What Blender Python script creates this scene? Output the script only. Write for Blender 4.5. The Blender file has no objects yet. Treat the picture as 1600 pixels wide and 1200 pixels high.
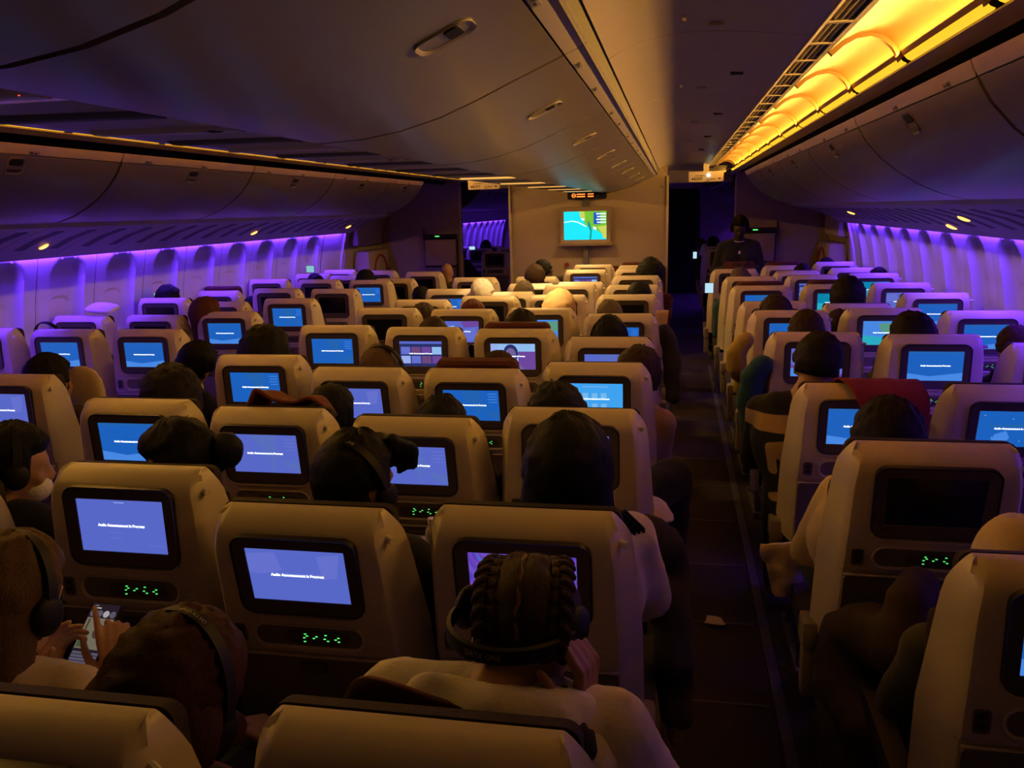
import bpy, bmesh, math, random
from mathutils import Vector, Matrix, noise
random.seed(7)
C = bpy.context.scene.collection
SC = bpy.context.scene
# ------------------------------------------------------------------ camera, world, exposure, room lights
F_PX, YAW, PIT, ROL = 1306.5, 0.1945, 0.2053, 0.0264
def cam_axes():
    cy, sy, cp, sp, cr, sr = math.cos(YAW), math.sin(YAW), math.cos(PIT), math.sin(PIT), math.cos(ROL), math.sin(ROL)
    f = Vector((-sy*cp, cy*cp, -sp)); r = Vector((cy, sy, 0)); d = f.cross(r)
    return r*cr + d*sr, d*cr - r*sr, f
_r, _d, _f = cam_axes()
cd = bpy.data.cameras.new('camera'); cam = bpy.data.objects.new('camera', cd); C.objects.link(cam)
cam.matrix_world = Matrix(((_r.x, -_d.x, -_f.x, 0), (_r.y, -_d.y, -_f.y, 0), (_r.z, -_d.z, -_f.z, 1.8), (0, 0, 0, 1)))
cd.sensor_width = 36.0; cd.lens = F_PX/1600*36.0; cd.clip_start = 0.05; cd.clip_end = 100
SC.camera = cam
w = bpy.data.worlds.new('world'); SC.world = w; w.use_nodes = True
w.node_tree.nodes['Background'].inputs[0].default_value = (0.010, 0.008, 0.012, 1)
w.node_tree.nodes['Background'].inputs[1].default_value = 0.25
SC.view_settings.view_transform = 'Standard'; SC.view_settings.look = 'None'
SC.view_settings.exposure = 0.0; SC.view_settings.gamma = 1.0; SC.view_settings.use_curve_mapping = False
XC = -1.055
def mir(x): return 2*XC - x
def area(name, loc, size, size_y, direction, power, col, xaxis=(0, 1, 0), spread=180):
    l = bpy.data.lights.new(name, 'AREA'); l.shape = 'RECTANGLE'; l.size = size; l.size_y = size_y
    l.energy = power; l.color = col; l.spread = math.radians(spread)
    o = bpy.data.objects.new(name, l); C.objects.link(o)
    z = -Vector(direction).normalized(); x = Vector(xaxis).normalized(); y = z.cross(x).normalized(); x = y.cross(z)
    o.matrix_world = Matrix(((x.x, y.x, z.x, loc[0]), (x.y, y.y, z.y, loc[1]), (x.z, y.z, z.z, loc[2]), (0, 0, 0, 1)))
    return o
AMBER = (1.0, 0.50, 0.075); PURPLE = (0.125, 0.028, 1.0)
for s in (1, -1):
    X = lambda x: x if s > 0 else mir(x)
    # light strip tucked behind the cove trim, washing the cove panels above each aisle
    area('cove_lamp', (X(0.656), 5.75, 2.229), 8.9, 0.012, (-0.86*s, 0, 0.5), 92, AMBER)
    area('cove_lamp', (X(0.656), 15.2, 2.229), 8.0, 0.012, (-0.55*s, 0, 0.83), 6, AMBER)
    # mood light in the slot above the sidewall, washing down the window panels
    area('sidewall_lamp', (X(1.838), 5.9, 1.622), 7.7, 0.02, (0.16*s, 0, -1), 86, PURPLE)
    area('sidewall_lamp', (X(1.838), 16.2, 1.622), 7.4, 0.02, (0.16*s, 0, -1), 76, PURPLE)
def spot(name, loc, target, power, col, deg, rad=0.015, blend=0.6):
    l = bpy.data.lights.new(name, 'SPOT'); l.energy = power; l.color = col; l.spot_size = math.radians(deg); l.spot_blend = blend; l.shadow_soft_size = rad
    o = bpy.data.objects.new(name, l); C.objects.link(o); o.location = loc
    o.rotation_euler = (Vector(target) - Vector(loc)).to_track_quat('-Z', 'Y').to_euler()
    return o
for k in range(4):   # amber lenses of the service strip under the center bins
    area('strip_lamp', (-1.03, 9.37-1.113*k, 1.955), 0.30, 0.06, (0, -0.15, -1), 8.0, (1.0, 0.58, 0.18), (1, 0, 0), 150)
WARM = (1.0, 0.70, 0.34)
spot('reading_beam', (-0.95, 5.00, 1.955), (-0.72, 5.22, 1.22), 120, WARM, 27)
spot('reading_beam', (-1.10, 6.35, 1.955), (-1.45, 6.5, 1.2), 50, WARM, 30)
spot('reading_beam', (-0.95, 7.05, 1.955), (-1.05, 7.15, 1.15), 40, WARM, 34)

# ------------------------------------------------------------------ helpers
def link(name, me, mats=None, parent=None, loc=(0, 0, 0), rot=(0, 0, 0)):
    o = bpy.data.objects.new(name, me); C.objects.link(o); o.location = loc; o.rotation_euler = rot
    if mats is not None and me is not None and len(me.materials) == 0:
        for m in (mats if isinstance(mats, (list, tuple)) else [mats]): me.materials.append(m)
    if parent is not None: o.parent = parent
    return o
def tag(o, label=None, cat=None, group=None, kind=None):
    if label: o['label'] = label
    if cat: o['category'] = cat
    if group: o['group'] = group
    if kind: o['kind'] = kind
    return o
def empty(name, loc=(0, 0, 0), rot=(0, 0, 0), parent=None):
    o = bpy.data.objects.new(name, None); C.objects.link(o); o.location = loc; o.rotation_euler = rot; o.empty_display_size = 0.1
    if parent is not None: o.parent = parent
    return o
def mesh(bm, name, smooth=35, recalc=True):
    if recalc: bmesh.ops.recalc_face_normals(bm, faces=bm.faces)
    me = bpy.data.meshes.new(name)
    if smooth:
        lim = math.radians(smooth)
        for f in bm.faces: f.smooth = True
        for e in bm.edges:
            if len(e.link_faces) == 2 and e.calc_face_angle(0) > lim: e.smooth = False
    bm.to_mesh(me); bm.free(); return me
def mat(name, col, rough=0.6, metal=0.0, emis=None, estr=0.0, spec=0.5, noise_amt=0.0, nscale=40.0, bump=0.0, coat=0.0, sheen=0.0, stretch=None):
    m = bpy.data.materials.new(name); m.use_nodes = True; nt = m.node_tree; b = nt.nodes['Principled BSDF']
    b.inputs['Base Color'].default_value = (*col, 1); b.inputs['Roughness'].default_value = rough; b.inputs['Metallic'].default_value = metal
    b.inputs['Specular IOR Level'].default_value = spec
    if coat: b.inputs['Coat Weight'].default_value = coat; b.inputs['Coat Roughness'].default_value = 0.25
    if sheen: b.inputs['Sheen Weight'].default_value = sheen
    if emis: b.inputs['Emission Color'].default_value = (*emis, 1); b.inputs['Emission Strength'].default_value = estr
    if noise_amt or bump:
        tc = nt.nodes.new('ShaderNodeTexCoord'); n = nt.nodes.new('ShaderNodeTexNoise'); n.inputs['Scale'].default_value = nscale; n.inputs['Detail'].default_value = 5
        if stretch:
            mp = nt.nodes.new('ShaderNodeMapping'); mp.inputs['Scale'].default_value = stretch
            nt.links.new(tc.outputs['Object'], mp.inputs['Vector']); nt.links.new(mp.outputs['Vector'], n.inputs['Vector'])
        else: nt.links.new(tc.outputs['Object'], n.inputs['Vector'])
        if noise_amt:
            mx = nt.nodes.new('ShaderNodeMix'); mx.data_type = 'RGBA'
            mx.inputs['A'].default_value = (*[c*(1-noise_amt) for c in col], 1); mx.inputs['B'].default_value = (*[min(1, c*(1+noise_amt)) for c in col], 1)
            nt.links.new(n.outputs['Fac'], mx.inputs['Factor']); nt.links.new(mx.outputs['Result'], b.inputs['Base Color'])
        if bump:
            bp = nt.nodes.new('ShaderNodeBump'); bp.inputs['Strength'].default_value = bump; bp.inputs['Distance'].default_value = 0.004
            nt.links.new(n.outputs['Fac'], bp.inputs['Height']); nt.links.new(bp.outputs['Normal'], b.inputs['Normal'])
    return m
def emat(name, col, s=1.0):
    m = bpy.data.materials.new(name); m.use_nodes = True; nt = m.node_tree; b = nt.nodes['Principled BSDF']
    b.inputs['Base Color'].default_value = (0.01, 0.01, 0.012, 1); b.inputs['Roughness'].default_value = 0.25
    b.inputs['Emission Color'].default_value = (*col, 1); b.inputs['Emission Strength'].default_value = s
    return m
def rr(w, h, r, n=5, cx=0, cy=0):
    pts = []
    for sx, sy, a0 in ((1, 1, 0), (-1, 1, 90), (-1, -1, 180), (1, -1, 270)):
        for i in range(n+1):
            a = math.radians(a0 + 90*i/n)
            pts.append((cx + sx*(w/2 - r) + r*math.cos(a), cy + sy*(h/2 - r) + r*math.sin(a)))
    return pts
def plate(bm, pts, y0, y1, mi=0, taper=0.0):
    """closed outline in x,z, extruded between y0 and y1 (y0 = towards the viewer, optional shrink on that side)"""
    cx = sum(p[0] for p in pts)/len(pts); cz = sum(p[1] for p in pts)/len(pts)
    a = []
    for p in pts:
        dx, dz = p[0]-cx, p[1]-cz; L = math.hypot(dx, dz) or 1
        a.append(bm.verts.new((p[0]-dx/L*taper, y0, p[1]-dz/L*taper)))
    b = [bm.verts.new((p[0], y1, p[1])) for p in pts]
    n = len(pts); fs = [bm.faces.new(a), bm.faces.new(b[::-1])]
    for i in range(n): fs.append(bm.faces.new((a[i], b[i], b[(i+1) % n], a[(i+1) % n])))
    for f in fs: f.material_index = mi
    return a, b
def ring(bm, outer, inner, y0, y1, mi=0, yin=None):
    """frame between two outlines with the same point count"""
    yin = y0 if yin is None else yin; n = len(outer)
    o0 = [bm.verts.new((p[0], y0, p[1])) for p in outer]; o1 = [bm.verts.new((p[0], y1, p[1])) for p in outer]
    i0 = [bm.verts.new((p[0], yin, p[1])) for p in inner]; i1 = [bm.verts.new((p[0], y1, p[1])) for p in inner]
    for i in range(n):
        j = (i+1) % n
        for q in ((o0[i], o0[j], i0[j], i0[i]), (o0[i], o1[i], o1[j], o0[j]), (i0[i], i0[j], i1[j], i1[i]), (o1[i], i1[i], i1[j], o1[j])):
            bm.faces.new(q).material_index = mi
def box(bm, x0, x1, y0, y1, z0, z1, bev=0.0, mi=0):
    r = bmesh.ops.create_cube(bm, size=1.0)
    vs = r['verts']
    for v in vs: v.co = Vector(((x0+x1)/2 + v.co.x*(x1-x0), (y0+y1)/2 + v.co.y*(y1-y0), (z0+z1)/2 + v.co.z*(z1-z0)))
    fs = set(f for v in vs for f in v.link_faces)
    for f in fs: f.material_index = mi
    if bev > 0:
        es = list(set(e for v in vs for e in v.link_edges))
        r2 = bmesh.ops.bevel(bm, geom=es, offset=bev, segments=2, affect='EDGES', profile=0.6)
        for f in r2['faces']: f.material_index = mi
def loft(bm, sections, close=True, cap=True, mi=0):
    """sections: list of equal-length point lists (3-tuples)"""
    rows = [[bm.verts.new(p) for p in s] for s in sections]; n = len(rows[0])
    for a, b in zip(rows, rows[1:]):
        for i in range(n if close else n-1):
            j = (i+1) % n; bm.faces.new((a[i], a[j], b[j], b[i])).material_index = mi
    if cap and close:
        bm.faces.new(rows[0][::-1]).material_index = mi; bm.faces.new(rows[-1]).material_index = mi
    return rows
def tube(bm, pts, r, seg=8, mi=0, closed=False):
    pts = [Vector(p) for p in pts]; secs = []
    for i, p in enumerate(pts):
        t = (pts[min(i+1, len(pts)-1)] - pts[max(i-1, 0)]).normalized()
        u = t.orthogonal().normalized() if i == 0 else (u - t*u.dot(t)).normalized()
        v = t.cross(u); rad = r[i] if isinstance(r, (list, tuple)) else r
        secs.append([tuple(p + u*rad*math.cos(2*math.pi*k/seg) + v*rad*math.sin(2*math.pi*k/seg)) for k in range(seg)])
    loft(bm, secs, True, True, mi)
def text_mesh(s, size, name, bold=0.0, depth=0.0004, align='CENTER', width=None):
    cu = bpy.data.curves.new(name, 'FONT'); cu.body = s; cu.size = size; cu.align_x = align; cu.align_y = 'CENTER'; cu.extrude = depth; cu.offset = bold; cu.resolution_u = 2
    o = bpy.data.objects.new(name, cu); C.objects.link(o)
    dg = bpy.context.evaluated_depsgraph_get(); me = bpy.data.meshes.new_from_object(o.evaluated_get(dg))
    bpy.data.objects.remove(o); bpy.data.curves.remove(cu)
    if width:
        xs = [v.co.x for v in me.vertices]; k = width/(max(xs)-min(xs))
        for v in me.vertices: v.co.x *= k; v.co.y *= k
    me.name = name; return me
def ordn(n): return ['first', 'second', 'third', 'fourth', 'fifth', 'sixth', 'seventh', 'eighth', 'ninth', 'tenth', 'eleventh', 'twelfth', 'thirteenth'][n]

# ------------------------------------------------------------------ materials
M = {}
M['shell'] = mat('cream_shell', (0.60, 0.52, 0.41), 0.42, noise_amt=0.04, nscale=300)
M['shell_dark'] = mat('cream_lower_shaded', (0.17, 0.14, 0.115), 0.5, noise_amt=0.06, nscale=200)  # darker lower panels, colour deepened to paint in shadow low on the seatbacks
M['bezel'] = mat('dark_bezel', (0.085, 0.066, 0.055), 0.38)
M['rim'] = mat('bezel_rim', (0.018, 0.014, 0.013), 0.4)
M['off'] = mat('screen_glass_off', (0.006, 0.006, 0.007), 0.16, spec=0.5)
M['fabric'] = mat('seat_fabric', (0.020, 0.010, 0.011), 0.9, noise_amt=0.35, nscale=260, bump=0.3)
M['maroon'] = mat('maroon_cover', (0.080, 0.013, 0.011), 0.85, noise_amt=0.25, nscale=120, bump=0.3)
M['grey_plastic'] = mat('armrest_plastic', (0.34, 0.29, 0.23), 0.5)
M['arm_dark'] = mat('armrest_pad', (0.05, 0.04, 0.04), 0.7)
M['metal'] = mat('seat_leg_metal', (0.25, 0.24, 0.23), 0.4, 0.7)
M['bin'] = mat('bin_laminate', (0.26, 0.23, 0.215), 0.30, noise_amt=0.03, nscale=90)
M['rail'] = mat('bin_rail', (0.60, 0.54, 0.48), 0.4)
M['gap'] = mat('dark_gap', (0.008, 0.007, 0.007), 0.8)
M['latch_dark'] = mat('latch_recess', (0.035, 0.033, 0.035), 0.4)
M['ceil'] = mat('ceiling_panel', (0.58, 0.50, 0.44), 0.36, noise_amt=0.03, nscale=60)
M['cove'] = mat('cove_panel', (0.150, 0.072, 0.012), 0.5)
M['trim'] = mat('ceiling_trim', (0.50, 0.42, 0.33), 0.45)
M['slot'] = mat('slot_grey', (0.10, 0.09, 0.085), 0.7)
M['side'] = mat('sidewall_panel', (0.62, 0.58, 0.60), 0.5, noise_amt=0.03, nscale=80)
M['shade'] = mat('window_shade', (0.62, 0.56, 0.52), 0.55)
M['psu'] = mat('service_panel', (0.40, 0.36, 0.36), 0.5, noise_amt=0.05, nscale=50)
M['vent'] = mat('vent_dark', (0.10, 0.09, 0.10), 0.6)
M['bulk'] = mat('bulkhead_laminate', (0.40, 0.32, 0.25), 0.55, noise_amt=0.10, nscale=220)
M['bulk2'] = mat('partition_laminate', (0.30, 0.22, 0.17), 0.6, noise_amt=0.10, nscale=160)
M['carpet'] = mat('aisle_carpet', (0.045, 0.032, 0.026), 0.95, noise_amt=0.4, nscale=160, bump=0.4)
M['black'] = mat('black_plastic', (0.007, 0.0065, 0.007), 0.6, spec=0.3)
M['curtain'] = mat('black_curtain', (0.006, 0.005, 0.006), 0.95, noise_amt=0.2, nscale=30)
M['door'] = mat('door_lining', (0.45, 0.37, 0.30), 0.55, noise_amt=0.05, nscale=60)
M['red'] = mat('red_strap', (0.30, 0.02, 0.015), 0.6)
M['white'] = mat('white_plastic', (0.75, 0.72, 0.68), 0.5)
M['led'] = emat('amber_led', (1.0, 0.52, 0.02), 1.25)
M['amberlens'] = emat('amber_lens', (1.0, 0.50, 0.10), 0.9)
M['led_p'] = emat('violet_led', (0.25, 0.06, 1.0), 1.1)
M['lamp'] = emat('reading_lens', (1.0, 0.40, 0.08), 3.2)
M['green'] = emat('green_led', (0.10, 0.85, 0.16), 1.4)
M['cap'] = emat('caption_white', (0.80, 0.88, 1.0), 2.2)
M['signglow'] = emat('orange_sign', (1.0, 0.20, 0.03), 2.2)
M['ink'] = mat('placard_ink', (0.05, 0.04, 0.04), 0.7)
M['placard'] = mat('placard', (0.42, 0.39, 0.40), 0.5)
# ------------------------------------------------------------------ the cabin shell
def strip(name, prof, y0, y1, m, parent=None, kind=None, thick=0.0, ny=1):
    """long surface with the given x,z profile, optionally given thickness away from the cabin"""
    bm = bmesh.new()
    rows = []
    for j in range(ny+1):
        y = y0 + (y1-y0)*j/ny
        rows.append([(p[0], y, p[1]) for p in prof])
    if thick:
        n = len(prof); off = []
        for i in range(n):
            a = Vector(prof[max(i-1, 0)]); b = Vector(prof[min(i+1, n-1)]); t = (b-a).normalized(); nn = Vector((-t.y, t.x))*thick
            off.append((prof[i][0]+nn.x, prof[i][1]+nn.y))
        rows = [r + [(p[0], r[0][1], p[1]) for p in off[::-1]] for r in rows]
        loft(bm, rows, True, True)
    else: loft(bm, rows, False, False)
    o = link(name, mesh(bm, name, 40), m, parent)
    if kind: o['kind'] = kind
    return o
Y0, Y1, YEND = -1.6, 9.45, 20.5
# floor and its carpet seams
bm = bmesh.new(); box(bm, -4.2, 2.1, Y0, YEND, -0.05, 0.0)
floor = tag(link('floor', mesh(bm, 'floor'), M['carpet']), 'dark brown aisle carpet floor of the cabin', 'floor', kind='structure')
for i in range(14):
    bm = bmesh.new(); box(bm, 0.0, 0.36, 1.0+0.62*i, 1.012+0.62*i, 0.0, 0.003)
    link('carpet_seam', mesh(bm, 'carpet_seam'), M['trim'] if False else M['vent'], floor)
for x in (-0.05, 0.40, -2.55, -2.02):
    bm = bmesh.new(); box(bm, x-0.02, x+0.02, Y0, 9.6, 0.0, 0.006, 0.002)
    link('floor_strip', mesh(bm, 'floor_strip'), M['vent'], floor)
# ceiling panels, slot, grille, cove
ceil = tag(empty('ceiling', (XC, 0, 2.3)), 'curved cream ceiling with amber cove lighting over both aisles', 'ceiling', kind='structure')
ceil.location = (0, 0, 0)
def bothsides(fn):
    for s in (1, -1): fn(s, (lambda p: [(x, z) for x, z in p]) if s > 0 else (lambda p: [(mir(x), z) for x, z in p][::-1]))
CEILP = [(-0.195, 2.219), (-0.15, 2.245), (-0.10, 2.262), (-0.05, 2.272), (0.0, 2.278), (0.06, 2.280), (0.12, 2.277), (0.20, 2.270), (0.29, 2.260), (0.361, 2.251)]
def ceilz(x): return next(a[1]+(b[1]-a[1])*(x-a[0])/(b[0]-a[0]) for a, b in zip(CEILP, CEILP[1:]) if a[0] <= x <= b[0])
COVEP = [(0.455, 2.25), (0.49, 2.277), (0.53, 2.295), (0.575, 2.300), (0.615, 2.288), (0.645, 2.264), (0.662, 2.240), (0.670, 2.222)]
def top(s, f):
    n = 16
    for i in range(n):
        y = -1.6 + i*1.39
        strip('ceiling_panel', f(CEILP), y+0.003, y+1.387, M['ceil'], ceil, thick=0.01 if s > 0 else 0.01)
    strip('recess_slot', f([(-0.205, 2.155), (-0.202, 2.226)]), Y0, YEND, M['slot'], ceil)
    strip('ceiling_seal', f([(-0.21, 2.25), (-0.19, 2.36), (0.30, 2.36), (0.46, 2.285)]), Y0, YEND, M['gap'], ceil)
    # grille: two long rails, three fins and crossbars
    strip('grille_rail', f([(0.361, 2.25), (0.366, 2.247), (0.376, 2.249)]), Y0, 11.2, M['trim'], ceil, thick=0.008)
    strip('grille_rail', f([(0.44, 2.250), (0.455, 2.250)]), Y0, 11.2, M['trim'], ceil, thick=0.008)
    for k in range(3):
        x = 0.39 + 0.0165*k
        strip('grille_fin', f([(x, 2.252), (x+0.004, 2.252)]), Y0, 11.2, M['trim'], ceil, thick=0.012)
    bm = bmesh.new()
    for i in range(43):
        y = -1.5 + i*0.3; a, b = (0.37, 0.445) if s > 0 else (mir(0.445), mir(0.37))
        box(bm, a, b, y, y+0.022, 2.249, 2.262)
    tag(link('grille_crossbars', mesh(bm, 'grille_crossbars'), M['trim'], ceil), kind='stuff')
    for i in range(17):
        y = -1.6 + i*0.745
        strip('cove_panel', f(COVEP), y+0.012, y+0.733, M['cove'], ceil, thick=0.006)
        bm = bmesh.new(); q = f(COVEP)
        loft(bm, [[(p[0], y-0.012, p[1]) for p in q] + [(p[0]+(0.575-p[0] if s > 0 else mir(0.575)-p[0])*0.10, y-0.012, p[1]-0.012) for p in q[::-1]],
                  [(p[0], y+0.012, p[1]) for p in q] + [(p[0]+(0.575-p[0] if s > 0 else mir(0.575)-p[0])*0.10, y+0.012, p[1]-0.012) for p in q[::-1]]])
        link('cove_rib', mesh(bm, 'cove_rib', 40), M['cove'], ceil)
    for i in range(17):
        y = -1.6 + i*0.745
        strip('cove_led', f([(0.668, 2.224), (0.678, 2.213), (0.690, 2.2075)]), y+0.03, y+0.715, M['led'], ceil, thick=0.004)
    strip('cove_trim', f([(0.690, 2.2065), (0.70, 2.204), (0.75, 2.19)]), Y0, 11.2, M['trim'], ceil, thick=-0.006)
    strip('cove_trim', f([(0.690, 2.2065), (0.70, 2.204), (0.75, 2.19)]), 11.2, YEND, M['trim'], ceil, thick=-0.006)
    strip('bin_gap', f([(0.75, 2.19), (0.95, 2.20), (0.95, 2.15)]), Y0, YEND, M['gap'], ceil)
    strip('ceiling_seal', f([(0.66, 2.245), (0.80, 2.30), (1.9, 2.30)]), Y0, YEND, M['gap'], ceil)
bothsides(top)
# small fittings on the ceiling panels over the visible aisle
for y, x in ((2.35, 0.06), (3.62, 0.06), (5.1, 0.06), (6.6, 0.06)):
    bm = bmesh.new(); box(bm, x-0.05, x-0.04, y, y+0.012, ceilz(x-0.045)-0.012, ceilz(x-0.045)+0.004, 0.002); box(bm, x+0.02, x+0.06, y+0.10, y+0.106, ceilz(x+0.04)-0.008, ceilz(x+0.04)+0.004, 0.001)
    link('ceiling_clip', mesh(bm, 'ceiling_clip'), M['trim'], ceil)
for y in (2.05, 3.3, 4.7, 6.2, 7.6):
    bm = bmesh.new(); box(bm, 0.19, 0.235, y, y+0.018, ceilz(0.235)-0.006, ceilz(0.19)+0.004, 0.002)
    link('ceiling_placard', mesh(bm, 'ceiling_placard'), M['latch_dark'], ceil)

# ---- overhead bins
OUTB = [(0.715, 2.137), (0.722, 2.118), (0.735, 2.093), (0.77, 2.035), (0.83, 1.968), (0.90, 1.912), (0.98, 1.862), (1.06, 1.825), (1.14, 1.800), (1.22, 1.790)]
CENR = [(-0.2, 2.165), (-0.225, 2.152), (-0.255, 2.139), (-0.31, 2.116), (-0.37, 2.091), (-0.45, 2.056), (-0.55, 2.017), (-0.65, 1.990), (-0.75, 1.975), (-0.855, 1.970)]
CENL = [(mir(-0.2), 2.20), (-1.885, 2.185), (-1.855, 2.170), (-1.80, 2.140), (-1.74, 2.105), (-1.66, 2.062), (-1.56, 2.032), (-1.45, 2.013), (-1.33, 1.995), (-1.2, 1.984)]
def pt_on(prof, t):
    i = min(int(t), len(prof)-2); u = t-i; a, b = Vector(prof[i]), Vector(prof[i+1])
    p = a.lerp(b, u); d = (b-a).normalized(); return p, d
def latch(parent, prof, t, y, y_off, sgn, wide=False):
    p, d = pt_on(prof, t); n = Vector((d.y, -d.x))*sgn       # outward (towards the cabin)
    X = Vector((0, 1, 0)); Z = Vector((-d.x, 0, -d.y)); Yv = Vector((-n.x, 0, -n.y))
    mtx = Matrix(((X.x, Yv.x, Z.x, p.x), (X.y, Yv.y, Z.y, y - y_off), (X.z, Yv.z, Z.z, p.y), (0, 0, 0, 1)))
    aw, ah = (0.108, 0.080) if wide else (0.080, 0.108)
    bm = bmesh.new(); ring(bm, rr(aw, ah, 0.026, 5), rr(aw-0.014, ah-0.014, 0.020, 5), -0.004, 0.012, 0, -0.001)
    plate(bm, rr(aw-0.012, ah-0.012, 0.020, 5), 0.0005, 0.005, 1)
    bm.transform(mtx); l = link('latch', mesh(bm, 'latch'), [M['bin'] if wide else M['rail'], M['latch_dark']], parent)
    bm = bmesh.new(); plate(bm, rr(aw-0.024, 0.034, 0.012, 4, 0, 0.017), -0.003, 0.003, 0, 0.004)
    bm.transform(mtx); link('latch_paddle', mesh(bm, 'latch_paddle'), M['black'], l)
def bin_unit(prof, yc, L, lab, group, back, sgn, lt=3.4, end_slant=0):
    r = tag(empty('overhead_bin', (0, yc, 0)), lab, 'overhead bin', group)
    def pr(pts, y0, y1, name, m, grow=0.0, parent=r):
        bm = bmesh.new(); loft(bm, [[(p[0], y0, p[1]) for p in pts], [(p[0], y1, p[1]) for p in pts]])
        return link(name, mesh(bm, name, 40), m, parent)
    inner = []
    n = len(prof)
    for i in range(n):
        a = Vector(prof[max(i-1, 0)]); b = Vector(prof[min(i+1, n-1)]); t = (b-a).normalized(); nn = Vector((-t.y, t.x))*sgn*0.012
        inner.append((prof[i][0]+nn.x, prof[i][1]+nn.y))
    pr(inner + back, -L/2, L/2, 'body', M['vent'])
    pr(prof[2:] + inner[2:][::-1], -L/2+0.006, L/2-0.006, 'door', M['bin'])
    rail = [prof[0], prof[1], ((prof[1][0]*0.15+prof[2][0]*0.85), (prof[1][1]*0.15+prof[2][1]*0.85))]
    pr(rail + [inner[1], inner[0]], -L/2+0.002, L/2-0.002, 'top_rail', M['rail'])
    latch(r, prof, lt, 0, 0, sgn, lt < 3)
    for k in (-0.34, 0.06):
        p, d = pt_on(prof, 1.5); nrm = Vector((d.y, -d.x))*sgn
        bm = bmesh.new(); box(bm, -0.032, 0.032, -0.0015, 0.001, -0.008, 0.008, 0)
        box(bm, -0.026, -0.008, -0.0022, 0.001, -0.005, 0.005, 0, 1); box(bm, 0.0, 0.02, -0.0022, 0.001, -0.004, 0.001, 0, 1)
        X = Vector((0, 1, 0)); Z = Vector((-d.x, 0, -d.y)); Yv = Vector((-nrm.x, 0, -nrm.y))
        bm.transform(Matrix(((X.x, Yv.x, Z.x, p.x), (X.y, Yv.y, Z.y, k*L), (X.z, Yv.z, Z.z, p.y), (0, 0, 0, 1))))
        link('row_placard', mesh(bm, 'row_placard', 0), [M['placard'], M['ink']], r)
    return r
ROUTB = OUTB; LOUTB = [(mir(x), z) for x, z in OUTB]
RB = [(1.26, 1.81), (1.30, 1.84), (1.72, 1.94), (1.72, 2.28), (0.80, 2.146)]; LB = [(mir(x), z) for x, z in RB]
for k in range(8):
    yc = 8.745 - 1.415*k; L = 1.405
    o = ordn(k)
    bin_unit(ROUTB, yc, L, f'cream overhead bin above the right windows, {o} one back from the cabin front', 'overhead bins over the right window seats', RB, 1, 2.8)
    yc, L = (8.87, 1.15) if k == 0 else (9.0-1.415*k, 1.405)
    bin_unit(LOUTB, yc, L, f'cream overhead bin above the left windows, {o} one back from the cabin front', 'overhead bins over the left window seats', LB, -1, 2.8)
for k in range(5):
    yc = 13.1 + 1.415*k
    bin_unit(ROUTB, yc, 1.405, f'distant overhead bin beyond the right aisle opening, {ordn(k)} past the bulkhead', 'overhead bins of the forward cabin', RB, 1, 2.8)
    bin_unit(LOUTB, yc, 1.405, f'distant overhead bin beyond the left aisle opening, {ordn(k)} past the bulkhead', 'overhead bins of the forward cabin', LB, -1, 2.8)
CB = [(-0.862, 2.0), (-0.862, 2.28), (-0.25, 2.28)]; CBL = [(-1.195, 2.0), (-1.195, 2.28), (mir(-0.25), 2.28)]
for k in range(10):
    yc = 9.23 - 1.113*k
    bin_unit(CENR, yc, 1.108, f'cream center bin curving over the right aisle side, {ordn(k)} one back from the bulkhead', 'center overhead bins', CB, -1, 4.15)
    bin_unit(CENL, yc, 1.108, f'cream center bin curving over the left aisle side, {ordn(k)} one back from the bulkhead', 'center overhead bins', CBL, 1, 4.15)
for prof, cb, sg_ in ((CENR, CB, -1), (CENL, CBL, 1)):
    bm = bmesh.new(); loft(bm, [[(p[0], y, p[1]) for p in prof + cb] for y in (9.79, 10.2)])
    tag(link('trim_7' if sg_ < 0 else 'trim_8', mesh(bm, 'bin_end', 40), M['bin']), 'filler panel closing the center bins at the bulkhead', 'trim', kind='structure')
bm = bmesh.new(); box(bm, -1.2, -0.86, 9.79, 10.2, 1.98, 1.998); tag(link('trim_9', mesh(bm, 'trim_9'), M['psu']), 'filler strip under the center bins at the bulkhead', 'trim', kind='structure')
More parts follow.
